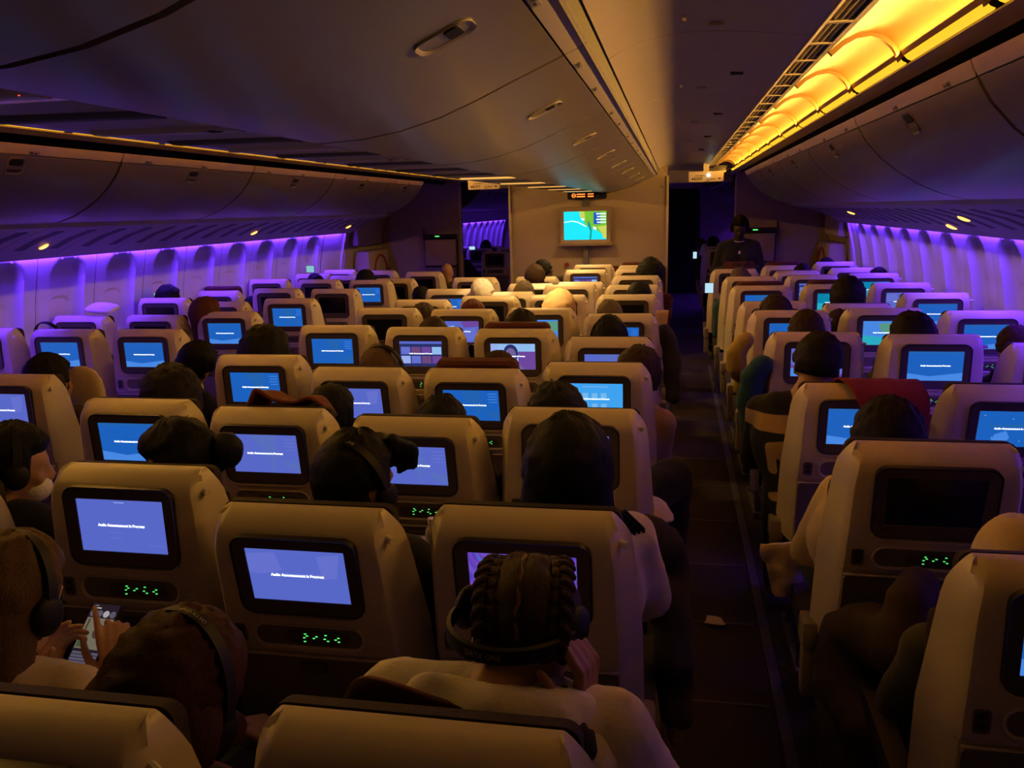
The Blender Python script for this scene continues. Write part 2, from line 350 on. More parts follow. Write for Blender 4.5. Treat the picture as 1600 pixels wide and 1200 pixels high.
# ---- strip of service panels under the center bins
for k in range(10):
    yc = 9.23 - 1.113*k
    r = tag(empty('service_panel', (-1.03, yc, 1.984)), f'grey service panel under the center bins, {ordn(k)} one back from the bulkhead', 'ceiling panel', 'service panels under the center bins')
    bm = bmesh.new(); box(bm, -0.160, 0.166, -0.552, 0.552, -0.004, 0.02, 0.003); link('panel', mesh(bm, 'panel'), M['psu'], r)
    for j in range(4):
        bm = bmesh.new(); y = -0.42 + 0.28*j
        loft(bm, [[(-0.15, y+a, -0.004), (-0.15, y+a+0.08, -0.004), (-0.15, y+a+0.06, -0.012), (-0.15, y+a+0.02, -0.012)] if x == 0 else [(0.15, y+a, -0.004), (0.15, y+a+0.08, -0.004), (0.15, y+a+0.06, -0.012), (0.15, y+a+0.02, -0.012)] for x, a in ((0, 0), (1, 0.03))])
        link('lamp_cluster', mesh(bm, 'lamp_cluster'), (M['amberlens'] if k < 5 and j == 1 else M['vent']) if j % 2 else M['rail'], r)
    bm = bmesh.new(); tube(bm, [(0.10, 0.2, -0.004), (0.10, 0.2, -0.012)], 0.018, 10); link('reading_lamp', mesh(bm, 'reading_lamp'), M['black'], r)
    if k == 7:
        M['dim_lens'] = emat('dim_amber_lens', (1.0, 0.36, 0.02), 0.045); M['red_led'] = emat('red_led', (1.0, 0.05, 0.02), 2.5)
        bm = bmesh.new(); pts = rr(0.28, 0.11, 0.05, 6); va = [bm.verts.new((p[0]+0.03, p[1]-0.33, -0.0065)) for p in pts]; bm.faces.new(va)
        vb = [bm.verts.new((p[0]*1.06+0.03, p[1]*1.1-0.33, -0.003)) for p in pts]
        for i_ in range(len(pts)): bm.faces.new((va[i_], vb[i_], vb[(i_+1) % len(pts)], va[(i_+1) % len(pts)]))
        link('dim_lens', mesh(bm, 'dim_lens'), M['dim_lens'], r)
        bm = bmesh.new(); bmesh.ops.create_uvsphere(bm, u_segments=10, v_segments=6, radius=0.004); link('red_indicator', mesh(bm, 'red_indicator'), M['red_led'], r, (0.135, -0.372, -0.008))

# ---- service panels above the window seats with their reading lamps
PSU = [(1.238, 1.775), (1.35, 1.747), (1.5, 1.703), (1.64, 1.642), (1.765, 1.577)]
LITR = {2: 0.1, 6: -0.1, 7: 0.12}
lamp_y = {1: [(10.4, 1.55), (7.85, 1.50), (5.62, 1.66), (4.95, 1.52)], -1: [(4.45, 1.60), (7.05, 1.60), (9.3, 1.60)]}
for s in (1, -1):
    side = 'right' if s > 0 else 'left'
    X = (lambda x: x) if s > 0 else mir
    for k in range(13):
        yc = 9.5 - 0.565*k
        r = tag(empty('service_panel', (X(1.5), yc, 1.71)), f'sloping service panel over the {side} window seats, {ordn(k)} one back from the door', 'ceiling panel', f'service panels over the {side} windows')
        q = [(X(x)-X(1.5), z-1.71) for x, z in PSU]
        if s < 0: q = q[::-1]
        strip('panel', q, -0.279, 0.279, M['psu'], r, thick=0.008)
        for y in (-0.16, 0.12):
            a = q[1:4]; bm = bmesh.new()
            loft(bm, [[(p[0], y, p[1]-0.001) for p in a] + [(p[0], y, p[1]+0.012) for p in a[::-1]], [(p[0], y+0.075, p[1]-0.004) for p in a] + [(p[0], y+0.075, p[1]+0.012) for p in a[::-1]]])
            link('vent_strip', mesh(bm, 'vent_strip', 40), M['vent'], r)
        for ly, lx in lamp_y[s]:
            if abs(ly-yc) <= 0.2826:
                z = next(a[1]+(b[1]-a[1])*(lx-a[0])/(b[0]-a[0]) for a, b in zip(PSU, PSU[1:]) if a[0] <= lx <= b[0])
                bm = bmesh.new(); bmesh.ops.create_uvsphere(bm, u_segments=14, v_segments=8, radius=1)
                bm.transform(Matrix.Translation((X(lx)-X(1.5), ly-yc, z-1.71-0.004)) @ Matrix.Rotation(0.38*s, 4, 'Y') @ Matrix.Diagonal((0.036, 0.016, 0.010, 1)))
                link('reading_lamp', mesh(bm, 'reading_lamp'), M['lamp'], r)
                spot('reading_glow', (X(lx), ly, z-0.03), (X(lx+0.05), ly+0.1, 1.0), 1.2, (1.0, 0.5, 0.2), 70, 0.02)
    strip('trim_3' if s > 0 else 'trim_4', [(X(1.20), 1.800), (X(1.225), 1.772), (X(1.24), 1.784)], -1.5, Y1+0.05, M['rail'], None, 'structure', thick=0.004)
    tag(bpy.data.objects['trim_3' if s > 0 else 'trim_4'], f'thin rail under the {side} overhead bins', 'trim')

# ---- sidewalls with their window panels
WALL = [(1.885, 1.72), (1.865, 1.62), (1.875, 1.54), (1.905, 1.42), (1.935, 1.28), (1.962, 1.10), (1.98, 0.92), (1.985, 0.75)]
def wallx(z):
    for a, b in zip(WALL, WALL[1:]):
        if a[1] >= z >= b[1]: return a[0] + (b[0]-a[0])*(a[1]-z)/(a[1]-b[1])
    return WALL[-1][0]
def sstep(e0, e1, x):
    t = max(0, min(1, (x-e0)/(e1-e0))); return t*t*(3-2*t)
def window_panel_mesh():
    bm = bmesh.new(); NY, NZ = 36, 44; grid = []
    for j in range(NZ+1):
        z = 1.66 - (1.66-0.75)*j/NZ; row = []
        for i in range(NY+1):
            y = -0.281 + 0.562*i/NY
            zc, hh, hw, r = 1.21, 0.345, 0.165, 0.13
            if z < zc: hw -= 0.02*(zc-z)/hh
            qx, qz = abs(y)-hw+r, abs(z-zc)-hh+r
            sd = math.hypot(max(qx, 0), max(qz, 0)) + min(max(qx, qz), 0) - r
            d = 0.056*sstep(0.004, -0.014, sd) + 0.018*sstep(-0.01, -0.10, sd)*sstep(1.5, 1.2, z)
            edge = 0.006*sstep(0.276, 0.281, abs(y))
            row.append(bm.verts.new((wallx(z)+d+edge, y, z)))
        grid.append(row)
    for j in range(NZ):
        for i in range(NY): bm.faces.new((grid[j][i], grid[j][i+1], grid[j+1][i+1], grid[j+1][i]))
    return mesh(bm, 'window_panel', 60)
wpm = window_panel_mesh()
wpl = wpm.copy()
for v in wpl.vertices: v.co.x = mir(v.co.x)
wpl.flip_normals()
for m_ in (wpm, wpl): m_.materials.append(M['side'])
def shade_mesh(s):
    bm = bmesh.new(); X = (lambda x: x) if s > 0 else mir
    pts = rr(0.20, 0.30, 0.07, 6, 0, 1.14)
    ring(bm, rr(0.235, 0.345, 0.085, 6, 0, 1.14), pts, 0, 0.014, 0, 0.006)
    bm2 = bmesh.new(); plate(bm2, pts, 0.006, 0.012)
    out = []
    for b_ in (bm, bm2):
        for v in b_.verts:
            y, d, z = v.co.x, v.co.y, v.co.z
            v.co = Vector((X(wallx(z) + 0.064 + d), y, z))
        out.append(mesh(b_, 'window_frame', 50))
    return out
wsh = {1: shade_mesh(1), -1: shade_mesh(-1)}
wn = 0
for s in (1, -1):
    side = 'right' if s > 0 else 'left'; X = (lambda x: x) if s > 0 else mir
    ystart = 9.28 if s > 0 else 8.95
    ys = [ystart - 0.565*k for k in range(13)] + [12.35 + 0.565*k for k in range(14)]
    wall = tag(empty('wall_'+side), f'{side} cabin sidewall washed in violet light', 'wall', kind='structure')
    for i, y in enumerate(ys):
        wn += 1
        o = link(f'window_{wn}', wpm if s > 0 else wpl, None, None, (0, y, 0)); o['kind'] = 'structure'
        where = f'{ordn(i)} one back from the door' if i < 13 else f'beyond the bulkhead, number {i-12} from the door'
        tag(o, f'violet lit arched window bay in the {side} wall, {where}', 'window')
        link('window_frame', wsh[s][0], M['side'], o); link('window_shade', wsh[s][1], M['shade'], o)
    low = [(X(x), z) for x, z in [(1.985, 0.75), (1.975, 0.5), (1.93, 0.2), (1.88, 0.0)]]
    if s < 0: low = low[::-1]
    strip('dado', low, Y0, YEND, M['psu'], wall)
    yb = ys[12]-0.281
    full = [(X(x), z) for x, z in WALL]
    if s < 0: full = full[::-1]
    strip('panel', full, Y0, yb, M['side'], wall)
    strip('panel', full, ystart+0.281, 9.82, M['side'], wall)
    strip('panel', full, 11.2, 12.35-0.281, M['side'], wall)
    cl = [(X(1.885), 1.66), (X(1.89), 1.78), (X(1.86), 2.3)]
    strip('panel', cl if s > 0 else cl[::-1], Y0, YEND, M['gap'], wall)
    edge = [(X(x-0.012), z) for x, z in WALL[1:]]
    bm = bmesh.new(); loft(bm, [[(X(x), 9.82, z) for x, z in WALL[1:]] + [(X(x-0.025), 9.82, z) for x, z in WALL[1:]][::-1], [(X(x), 9.85, z) for x, z in WALL[1:]] + [(X(x-0.025), 9.85, z) for x, z in WALL[1:]][::-1]])
    link('end_trim', mesh(bm, 'end_trim'), M['rail'], wall)
    # forward cabin service panel run
    q = [(X(x), z) for x, z in PSU]
    o = strip('trim_1' if s > 0 else 'trim_2', q if s > 0 else q[::-1], 12.2, YEND, M['psu'], None, 'structure', thick=0.02)
    tag(o, f'continuous service panel of the forward cabin, {side} side', 'trim')

# ---- exits: door lining with slide bustle, jump seat partitions
for s in (1, -1):
    side = 'right' if s > 0 else 'left'; X = (lambda x: x) if s > 0 else mir
    d = tag(empty(f'door_{1 if s > 0 else 2}'), f'{side} exit door with padded slide bustle and red arc', 'door', kind='structure')
    prof = [(1.55, 2.15), (1.74, 1.98), (1.86, 1.72), (1.93, 1.45), (1.97, 1.1), (1.985, 0.7), (1.95, 0.3), (1.88, 0.0)]
    pr_ = [(X(x), z) for x, z in prof]
    strip('door_panel', pr_ if s > 0 else pr_[::-1], 9.85, 11.2, M['door'], d)
    # frame posts either side
    for y in (9.86, 11.08):
        bm = bmesh.new(); loft(bm, [[(X(x), yy, z) for x, z in prof] + [(X(x-0.05), yy, z) for x, z in prof][::-1] for yy in (y, y+0.10)])
        link('door_frame', mesh(bm, 'door_frame', 40), M['door'], d)
    bm = bmesh.new(); a, b = sorted((X(1.74), X(1.96))); box(bm, a, b, 10.28, 11.06, 0.35, 1.33, 0.05); link('slide_bustle', mesh(bm, 'slide_bustle'), M['door'], d)
    bm = bmesh.new(); a, b = sorted((X(1.80), X(1.95))); box(bm, a, b, 10.10, 11.0, 1.40, 1.95, 0.04); link('upper_lining', mesh(bm, 'upper_lining'), M['door'], d)
    bm = bmesh.new(); tube(bm, [(X(1.734), 10.70+0.24*math.cos(t*math.pi/12), 1.02+0.24*math.sin(t*math.pi/12)) for t in range(13)], 0.014, 8); link('red_arc', mesh(bm, 'red_arc'), M['red'], d)
    bm = bmesh.new(); a, b = sorted((X(1.70), X(1.745))); box(bm, a, b, 10.90, 11.02, 0.92, 1.08, 0.01); link('gauge_cover', mesh(bm, 'gauge_cover'), M['bezel'], d)
    # partition facing the cabin
    wv = tag(empty('wall_front_'+side), f'brown laminate partition facing the cabin beside the {side} exit door', 'wall', kind='structure')
    bm = bmesh.new(); xi, xo = X(0.745), X(1.99)
    outl = [(0.745, 0), (0.745, 2.30), (1.50, 2.20), (1.70, 2.0), (1.84, 1.72), (1.93, 1.4), (1.98, 1.0), (1.98, 0.5), (1.88, 0)]
    loft(bm, [[(X(x), y, z) for x, z in outl] for y in (11.2, 11.3)]); link('partition_panel', mesh(bm, 'partition_panel'), M['bulk2'], wv)
    bm = bmesh.new(); a, b = sorted((X(0.735), X(0.757))); box(bm, a, b, 11.185, 11.205, 0, 2.12, 0.004); link('edge_trim', mesh(bm, 'edge_trim'), M['trim'], wv)
    j = tag(empty('jump_seat', (X(1.02), 11.2, 0)), f'folded dark crew jump seat on the {side} partition with green light', 'jump seat', 'crew jump seats')
    for nm, x0, x1, y0, y1, z0, z1, m_ in (('back_pad', -0.215, 0.215, -0.10, -0.005, 1.08, 1.43, 'bulk2'), ('header', -0.225, 0.225, -0.12, -0.002, 1.445, 1.50, 'black'), ('folded_seat', -0.21, 0.21, -0.14, -0.005, 0.62, 1.06, 'vent'), ('housing', -0.23, 0.23, -0.06, -0.001, 0.0, 1.44, 'fabric')):
        bm = bmesh.new(); box(bm, x0, x1, y0, y1, z0, z1, 0.015); link(nm, mesh(bm, nm), M[m_], j)
    bm = bmesh.new(); box(bm, -0.06, 0.0, -0.124, -0.118, 1.468, 1.482); link('indicator_light', mesh(bm, 'indicator_light'), M['green'], j)
    bm = bmesh.new(); box(bm, X(1.27)-0.008, X(1.27)+0.008, 11.185, 11.2, 1.42, 1.58, 0.004); link('handset_hook', mesh(bm, 'handset_hook'), M['black'], wv)
# center bulkhead
wf = tag(empty('wall_front'), 'tan laminate bulkhead carrying the wall monitor', 'wall', kind='structure')
bm = bmesh.new(); plate(bm, [(-1.97, 0), (-0.10, 0), (-0.10, 2.16), (-0.2, 2.28), (-1.9, 2.28), (-1.97, 2.12)], 10.2, 10.28); link('bulkhead_panel', mesh(bm, 'bulkhead_panel'), M['bulk'], wf)
for x in (-1.975, -0.095):
    bm = bmesh.new(); box(bm, x-0.014, x+0.014, 10.17, 10.29, 0, 2.14, 0.004); link('edge_trim', mesh(bm, 'edge_trim'), M['trim'], wf)
bm = bmesh.new(); box(bm, -0.95, -0.12, 10.12, 10.2, 0.2, 1.11, 0.03); link('padded_panel', mesh(bm, 'padded_panel'), M['maroon'], wf)
for x in (-1.70, -1.29):
    bm = bmesh.new(); tube(bm, [(x, 10.2, 1.13), (x, 10.17, 1.13)], 0.026, 12); link('coat_peg', mesh(bm, 'coat_peg'), M['red'], wf)
for x in (-1.93, -0.16):
    bm = bmesh.new(); tube(bm, [(x, 10.2, 2.02), (x, 10.185, 2.02)], 0.016, 10); link('fastener', mesh(bm, 'fastener'), M['bulk2'], wf)
bm = bmesh.new(); plate(bm, [(-1.97, 2.02), (-0.1, 2.02), (-0.1, 2.3), (-1.97, 2.3)], 10.28, 12.0); link('header', mesh(bm, 'header'), M['bulk2'], wf)
# header beam over the right aisle and black curtain far ahead
bm = bmesh.new(); box(bm, -0.12, 0.76, 12.0, 12.12, 2.10, 2.32, 0.01)
tag(link('trim_5', mesh(bm, 'trim_5'), M['ceil']), 'cream header over the right aisle beyond the bulkhead', 'trim', kind='structure')
bm = bmesh.new(); box(bm, -2.87, -1.97, 12.0, 12.1, 2.10, 2.32, 0.01)
tag(link('trim_6', mesh(bm, 'trim_6'), M['ceil']), 'cream header over the left aisle beyond the bulkhead', 'trim', kind='structure')
bm = bmesh.new(); n = 60
pf = []
for i in range(n+1):
    x = -0.45 + 0.94*i/n; pf.append((x, 17.6 + 0.03*math.sin(i*1.3)))
rows = []
for z in (0.02, 1.7, 2.0, 2.13):
    sh = 0.0 if z < 1.8 else (0.03 if z < 2.05 else 0.06)
    rows.append([(p[0] + (0.72-p[0])*0.0 + sh*(i/n-0.5)*-1, p[1], z) for i, p in enumerate(pf)])
loft(bm, rows, False, False)
tag(link('curtain', mesh(bm, 'curtain', 60), M['curtain']), 'black curtain drawn across the right aisle far ahead', 'curtain')
bm = bmesh.new(); box(bm, -4.2, 2.1, YEND, YEND+0.1, 0, 2.4); tag(link('wall_far', mesh(bm, 'wall_far'), M['bulk2']), 'far end wall of the forward cabin', 'wall', kind='structure')
bm = bmesh.new(); box(bm, -4.2, 2.1, Y0-0.1, Y0, 0, 2.4); tag(link('wall_back', mesh(bm, 'wall_back'), M['bulk2']), 'partition behind the camera', 'wall', kind='structure')
# ---- wall monitor
mo = tag(empty('wall_monitor', (-1.05, 10.2, 1.595)), 'flat monitor showing a bright flight map on the tan bulkhead', 'monitor')
bm = bmesh.new(); plate(bm, rr(0.60, 0.44, 0.03, 4, 0, 0.0), -0.13, -0.05, 0, 0.006); link('case', mesh(bm, 'case'), M['bulk2'], mo)
bm = bmesh.new(); loft(bm, [[(-0.34, -0.17, -0.235), (0.34, -0.17, -0.235), (0.34, -0.02, -0.235), (-0.34, -0.02, -0.235)], [(-0.33, -0.18, -0.205), (0.33, -0.18, -0.205), (0.33, -0.02, -0.205), (-0.33, -0.02, -0.205)]]); link('tray', mesh(bm, 'tray'), M['bulk2'], mo)
bm = bmesh.new(); box(bm, -0.032, 0.032, -0.10, -0.02, -1.2, -0.2, 0.006); link('post', mesh(bm, 'post'), M['vent'], mo)
bm = bmesh.new(); box(bm, -0.045, 0.045, -0.06, -0.01, 0.2, 0.42, 0.006); link('bracket', mesh(bm, 'bracket'), M['vent'], mo)
MS = [emat('map_sea', (0.0, 0.78, 0.98), 1.05), emat('map_land', (0.20, 0.62, 0.04), 0.9), emat('map_lowland', (0.62, 0.72, 0.12), 0.95), emat('map_panel', (0.01, 0.12, 0.62), 0.8), emat('map_white', (0.75, 0.95, 0.95), 1.1), emat('map_channel', (0.0, 0.45, 0.40), 0.7)]
def poly(bm, pts, y, mi): f = bm.faces.new([bm.verts.new((p[0], y, p[1])) for p in pts]); f.material_index = mi
bm = bmesh.new(); W, Hh = 0.505, 0.33
T = lambda u, v: (-W/2 + W*u, Hh/2 - Hh*v)
poly(bm, [T(0, 0), T(1, 0), T(1, 1), T(0, 1)], -0.132, 0)
poly(bm, [T(0.36, 0), T(1, 0), T(1, 0.95), T(0.93, 0.97), T(0.90, 0.82), T(0.80, 0.68), T(0.70, 0.66), T(0.62, 0.55), T(0.52, 0.50), T(0.46, 0.34), T(0.40, 0.25)], -0.1325, 1)
poly(bm, [T(0.36, 0), T(0.48, 0), T(0.50, 0.2), T(0.47, 0.33), T(0.40, 0.25)], -0.133, 2)
poly(bm, [T(0.78, 0.55), T(1, 0.5), T(1, 0.95), T(0.93, 0.97), T(0.90, 0.80)], -0.133, 2)
poly(bm, [T(0.57, 0.30), T(0.62, 0.45), T(0.66, 0.66), T(0.64, 1.0), T(0.60, 1.0), T(0.62, 0.7), T(0.56, 0.48)], -0.1333, 5)
poly(bm, [T(0.70, 0.04), T(0.86, 0.04), T(0.86, 0.46), T(0.70, 0.46)], -0.1336, 3)
for k in range(4): poly(bm, [T(0.76+0.02*(k % 2), 0.07+0.1*k), T(0.99, 0.07+0.1*k), T(0.99, 0.12+0.1*k), T(0.76+0.02*(k % 2), 0.12+0.1*k)], -0.134, 4)
poly(bm, [T(0.0, 0.36), T(0.2, 0.315), T(0.34, 0.36), T(0.54, 0.52), T(0.52, 0.55), T(0.33, 0.40), T(0.2, 0.35), T(0.0, 0.39)], -0.134, 4)
poly(bm, [T(0.68, 0.53), T(0.76, 0.56), T(0.77, 0.66), T(0.70, 0.64)], -0.134, 4); poly(bm, [T(0.41, 0.24), T(0.50, 0.26), T(0.48, 0.33), T(0.42, 0.31)], -0.134, 4)
link('map_screen', mesh(bm, 'map_screen', 0), MS, mo)
# lit sign over the monitor
sg = tag(empty('lit_sign', (-1.03, 10.12, 1.945)), 'small lit orange sign under the bin above the wall monitor', 'sign')
bm = bmesh.new(); plate(bm, rr(0.46, 0.085, 0.015, 3), -0.02, 0.05); link('sign_case', mesh(bm, 'sign_case'), M['black'], sg)
bm = bmesh.new()
tube(bm, [(-0.155+0.022*math.cos(t*math.pi/6), -0.022, 0.022*math.sin(t*math.pi/6)) for t in range(13)], 0.004, 6); box(bm, -0.175, -0.135, -0.024, -0.021, -0.004, 0.004)
for x0, x1 in ((-0.12, -0.02), (0.01, 0.08)):
    box(bm, x0, x1, -0.024, -0.021, 0.008, 0.020); box(bm, x0, x1, -0.024, -0.021, -0.020, -0.006)
link('sign_glyphs', mesh(bm, 'sign_glyphs', 0), M['signglow'], sg)
bm = bmesh.new(); tube(bm, [(0.13, -0.02, 0.0), (0.13, -0.026, 0.0)], 0.006, 8); link('status_light', mesh(bm, 'status_light'), M['white'], sg)
# hanging exit signs
M['exit'] = mat('exit_sign_face', (0.55, 0.46, 0.36), 0.5)
M['exit_led'] = emat('exit_lamp', (0.45, 1.0, 0.85), 7.0)
for s in (1, -1):
    side = 'right' if s > 0 else 'left'
    e = tag(empty('exit_sign', (0.335 if s > 0 else -2.245, 10.0, 2.112 if s > 0 else 2.105)), f'hanging EXIT sign with arrows over the {side} aisle' + (' and a cyan lamp' if s > 0 else ''), 'sign', 'hanging exit signs')
    bm = bmesh.new(); plate(bm, rr(0.385, 0.115, 0.012, 3), -0.02, 0.02); link('sign_board', mesh(bm, 'sign_board'), M['exit'], e)
    bm = bmesh.new(); box(bm, -0.03, 0.03, -0.012, 0.012, 0.055, 0.16); link('hanger', mesh(bm, 'hanger'), M['trim'], e)
    t = text_mesh('EXIT', 0.045, 'exit_lettering', 0.0008); o = link('exit_lettering', t, M['ink'], e, (-0.085, -0.022, -0.025), (math.pi/2, 0, 0))
    try: t2 = text_mesh('\uFE9D\uFEAE\uFEA8\uFEE3', 0.042, 'exit_script', 0.0006); link('exit_script', t2, M['ink'], e, (0.055, -0.022, -0.022), (math.pi/2, 0, 0))
    except Exception: pass
    for sx in (-1, 1):
        bm = bmesh.new(); poly(bm, [(sx*0.165, -0.025), (sx*0.145, -0.010), (sx*0.145, -0.040)], -0.0212, 0); box(bm, min(sx*0.146, sx*0.128), max(sx*0.146, sx*0.128), -0.0215, -0.0205, -0.030, -0.020); link('arrow', mesh(bm, 'arrow', 0), M['ink'], e)
    bm = bmesh.new(); box(bm, -0.12, -0.02, -0.0215, -0.0205, 0.008, 0.014); link('fine_print', mesh(bm, 'fine_print', 0), M['ink'], e)
    if s > 0:
        bm = bmesh.new(); bmesh.ops.create_uvsphere(bm, u_segments=12, v_segments=8, radius=0.017); link('cyan_lamp', mesh(bm, 'cyan_lamp'), M['exit_led'], e, (0.025, -0.024, 0.015))
# ------------------------------------------------------------------ seats
ZP = 0.465                              # height of the backrest pivot; back parts are modelled along the back from there
LB_ = 0.76
def V(d): return LB_ - d                # distance below the top edge -> height along the back
SEATM = {}
def mk(name, fn, smooth=35):
    bm = bmesh.new(); fn(bm); SEATM[name] = mesh(bm, name, smooth)
def shell(bm):
    secs = []
    for d, hw, wr in ((0.0, 0.171, -0.026), (0.002, 0.174, -0.016), (0.009, 0.178, 0.003), (0.022, 0.182, 0.020), (0.036, 0.185, 0.031), (0.055, 0.188, 0.037), (0.09, 0.193, 0.040), (0.20, 0.197, 0.042), (0.33, 0.202, 0.042), (0.337, 0.202, 0.039), (0.342, 0.202, 0.032), (0.60, 0.206, 0.030)):
        z = V(d); fy = 0.046 + 0.05*min(1, d/0.33); fw = hw + 0.010 + 0.020*min(1, d/0.05) + 0.012*min(1, d/0.34)
        secs.append([(fw, fy, z), (hw+0.014, -wr*0.35+0.012, z), (hw+0.005, -wr+0.012, z), (hw-0.003, -wr+0.003, z), (hw-0.012, -wr, z),
                     (-hw+0.012, -wr, z), (-hw+0.003, -wr+0.003, z), (-hw-0.005, -wr+0.012, z), (-hw-0.014, -wr*0.35+0.012, z), (-fw, fy, z)])
    loft(bm, secs)
mk('shell', shell, 24)
BZ = V(0.129)
def bezel(bm):
    ring(bm, rr(0.292, 0.200, 0.032, 6, 0, BZ), rr(0.282, 0.190, 0.027, 6, 0, BZ), -0.050, -0.034, 1, -0.0475)
    ring(bm, rr(0.282, 0.190, 0.027, 6, 0, BZ), rr(0.231, 0.135, 0.003, 6, 0, BZ+0.002), -0.0475, -0.034, 0, -0.0445)
mk('bezel', bezel)
def lip(bm):
    z = V(0.236); pts = []
    n = 14; secs = []
    for i in range(n+1):
        u = -1 + 2*i/n; x = 0.140*u; dz = 0.016*max(0, abs(u)-0.82)/0.18
        secs.append([(x, -0.038, z+0.006+dz), (x, -0.049, z+0.001+dz), (x, -0.049, z-0.004+dz), (x, -0.038, z-0.009+dz)])
    loft(bm, secs)
mk('lip', lip)
PZ = V(0.290)
def pod(bm):
    ring(bm, rr(0.266, 0.064, 0.031, 8, 0, PZ), rr(0.254, 0.052, 0.025, 8, 0, PZ), -0.047, -0.034, 0, -0.044)
    plate(bm, rr(0.254, 0.052, 0.025, 8, 0, PZ), -0.0432, -0.034, 1)
mk('control_pod', pod)
def handset(bm): plate(bm, rr(0.155, 0.034, 0.016, 6, 0.022, PZ), -0.047, -0.040, 0, 0.003)
mk('handset', handset)
def lights(bm):
    for cx, pat in ((-0.006, (1, 1, 1, 0, 1)), (0.017, (0, 1, 1, 0, 0)), (0.043, (1, 0, 1, 1, 0)), (0.069, (0, 1, 1, 1, 0))):
        for k, on in enumerate(pat):
            if on:
                x = cx + 0.006*((k % 2)*2-1)*(0.6 if k else 0); z = PZ + 0.010 - 0.0052*k
                box(bm, x-0.0026, x+0.0026, -0.0482, -0.0470, z-0.0009, z+0.0009)
mk('indicator_lights', lights, 0)
def usb(bm):
    ux = -0.168
    ring(bm, rr(0.032, 0.050, 0.008, 4, ux, PZ-0.002), rr(0.025, 0.043, 0.006, 4, ux, PZ-0.002), -0.044, -0.034, 0)
    plate(bm, rr(0.025, 0.043, 0.006, 4, ux, PZ-0.002), -0.0432, -0.034, 1)
    box(bm, ux-0.007, ux+0.007, -0.0440, -0.041, PZ+0.004, PZ+0.012, 0, 2); box(bm, ux-0.007, ux+0.007, -0.0440, -0.041, PZ-0.014, PZ-0.006, 0, 2)
mk('usb_port', usb)
def cslot(bm): box(bm, 0.148, 0.172, -0.0445, -0.040, V(0.297), V(0.293), 0.001)
mk('card_slot', cslot)
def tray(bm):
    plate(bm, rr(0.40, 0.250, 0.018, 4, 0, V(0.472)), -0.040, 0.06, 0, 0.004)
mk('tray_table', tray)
def trayedge(bm): box(bm, -0.198, 0.198, -0.0445, -0.036, V(0.350), V(0.346), 0.001)
mk('tray_edge', trayedge)
def tlatch(bm): box(bm, -0.030, 0.030, -0.050, -0.036, V(0.390), V(0.364), 0.004)
mk('tray_latch', tlatch)
def hook(bm): tube(bm, [(0.200, 0.0, V(0.046)), (0.216, -0.010, V(0.046))], 0.0075, 10)
mk('coat_hook', hook)
def backrest(bm):
    box(bm, -0.222, 0.222, 0.096, 0.155, 0.02, 0.60, 0.022)
mk('backrest', backrest)
def headrest(bm):
    secs = []
    for y in (0.044, 0.052, 0.080, 0.090):
        k = 0.012 if y in (0.044, 0.090) else 0
        secs.append([(p[0], y, p[1] - max(0, y-0.052)*0.25) for p in rr(0.404-2*k, 0.200-2*k, 0.024, 5, 0, 0.660)])
    loft(bm, secs)
mk('headrest', headrest)
def headrest_up(bm):
    secs = []
    for y in (0.048, 0.058, 0.100, 0.114):
        k = 0.012 if y in (0.048, 0.114) else 0
        pts = rr(0.345-2*k, 0.20-2*k, 0.045, 5, 0, 0.692)
        secs.append([(p[0], y + (0.0 if abs(p[0]) < 0.12 else 0.045*(abs(p[0])-0.12)/0.08), p[1] - 0.018*(1-abs(p[0])/0.2)) for p in pts])
    loft(bm, secs)
mk('headrest_up', headrest_up)
def cushion(bm): box(bm, -0.225, 0.225, 0.06, 0.53, 0.40, 0.475, 0.03)
mk('seat_cushion', cushion)
def frame(bm): box(bm, -0.215, 0.215, 0.0, 0.48, 0.33, 0.395, 0.012)
mk('seat_frame', frame)
def leg(bm):
    tube(bm, [(0, 0.05, 0.34), (0, 0.02, 0.03)], 0.016, 8); tube(bm, [(0, 0.05, 0.34), (0, 0.40, 0.03)], 0.016, 8); box(bm, -0.02, 0.02, -0.02, 0.46, 0.0, 0.035, 0.004)
mk('leg', leg)
def armr(bm):
    pts = [(0.075, 0.575), (0.10, 0.555), (0.34, 0.600), (0.375, 0.625), (0.365, 0.648), (0.08, 0.628)]
    loft(bm, [[(x, p[0], p[1]) for p in pts] for x in (-0.024, -0.019, 0.019, 0.024)])
mk('armrest', armr)
def armcap(bm):
    box(bm, -0.026, 0.026, -0.005, 0.085, 0.545, 0.632, 0.014); box(bm, -0.021, 0.021, 0.01, 0.06, 0.395, 0.55, 0.006)
mk('armrest_hinge', armcap)
def pocket(bm): box(bm, -0.19, 0.19, -0.030, 0.05, -0.08, 0.145, 0.012)
mk('literature_pocket', pocket)
MATS = {'shell': ['shell'], 'bezel': ['bezel', 'rim'], 'lip': ['shell'], 'control_pod': ['shell', 'shell_dark'], 'handset': ['bezel'], 'indicator_lights': ['green'], 'usb_port': ['shell_dark', 'bezel', 'black'], 'card_slot': ['rail'],
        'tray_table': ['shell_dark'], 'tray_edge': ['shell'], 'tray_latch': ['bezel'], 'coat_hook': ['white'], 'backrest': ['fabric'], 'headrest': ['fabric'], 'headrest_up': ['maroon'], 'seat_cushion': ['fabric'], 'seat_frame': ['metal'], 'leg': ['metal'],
        'armrest': ['arm_dark'], 'armrest_hinge': ['grey_plastic'], 'literature_pocket': ['arm_dark']}
for k, v in MATS.items():
    for m_ in v: SEATM[k].materials.append(M[m_])
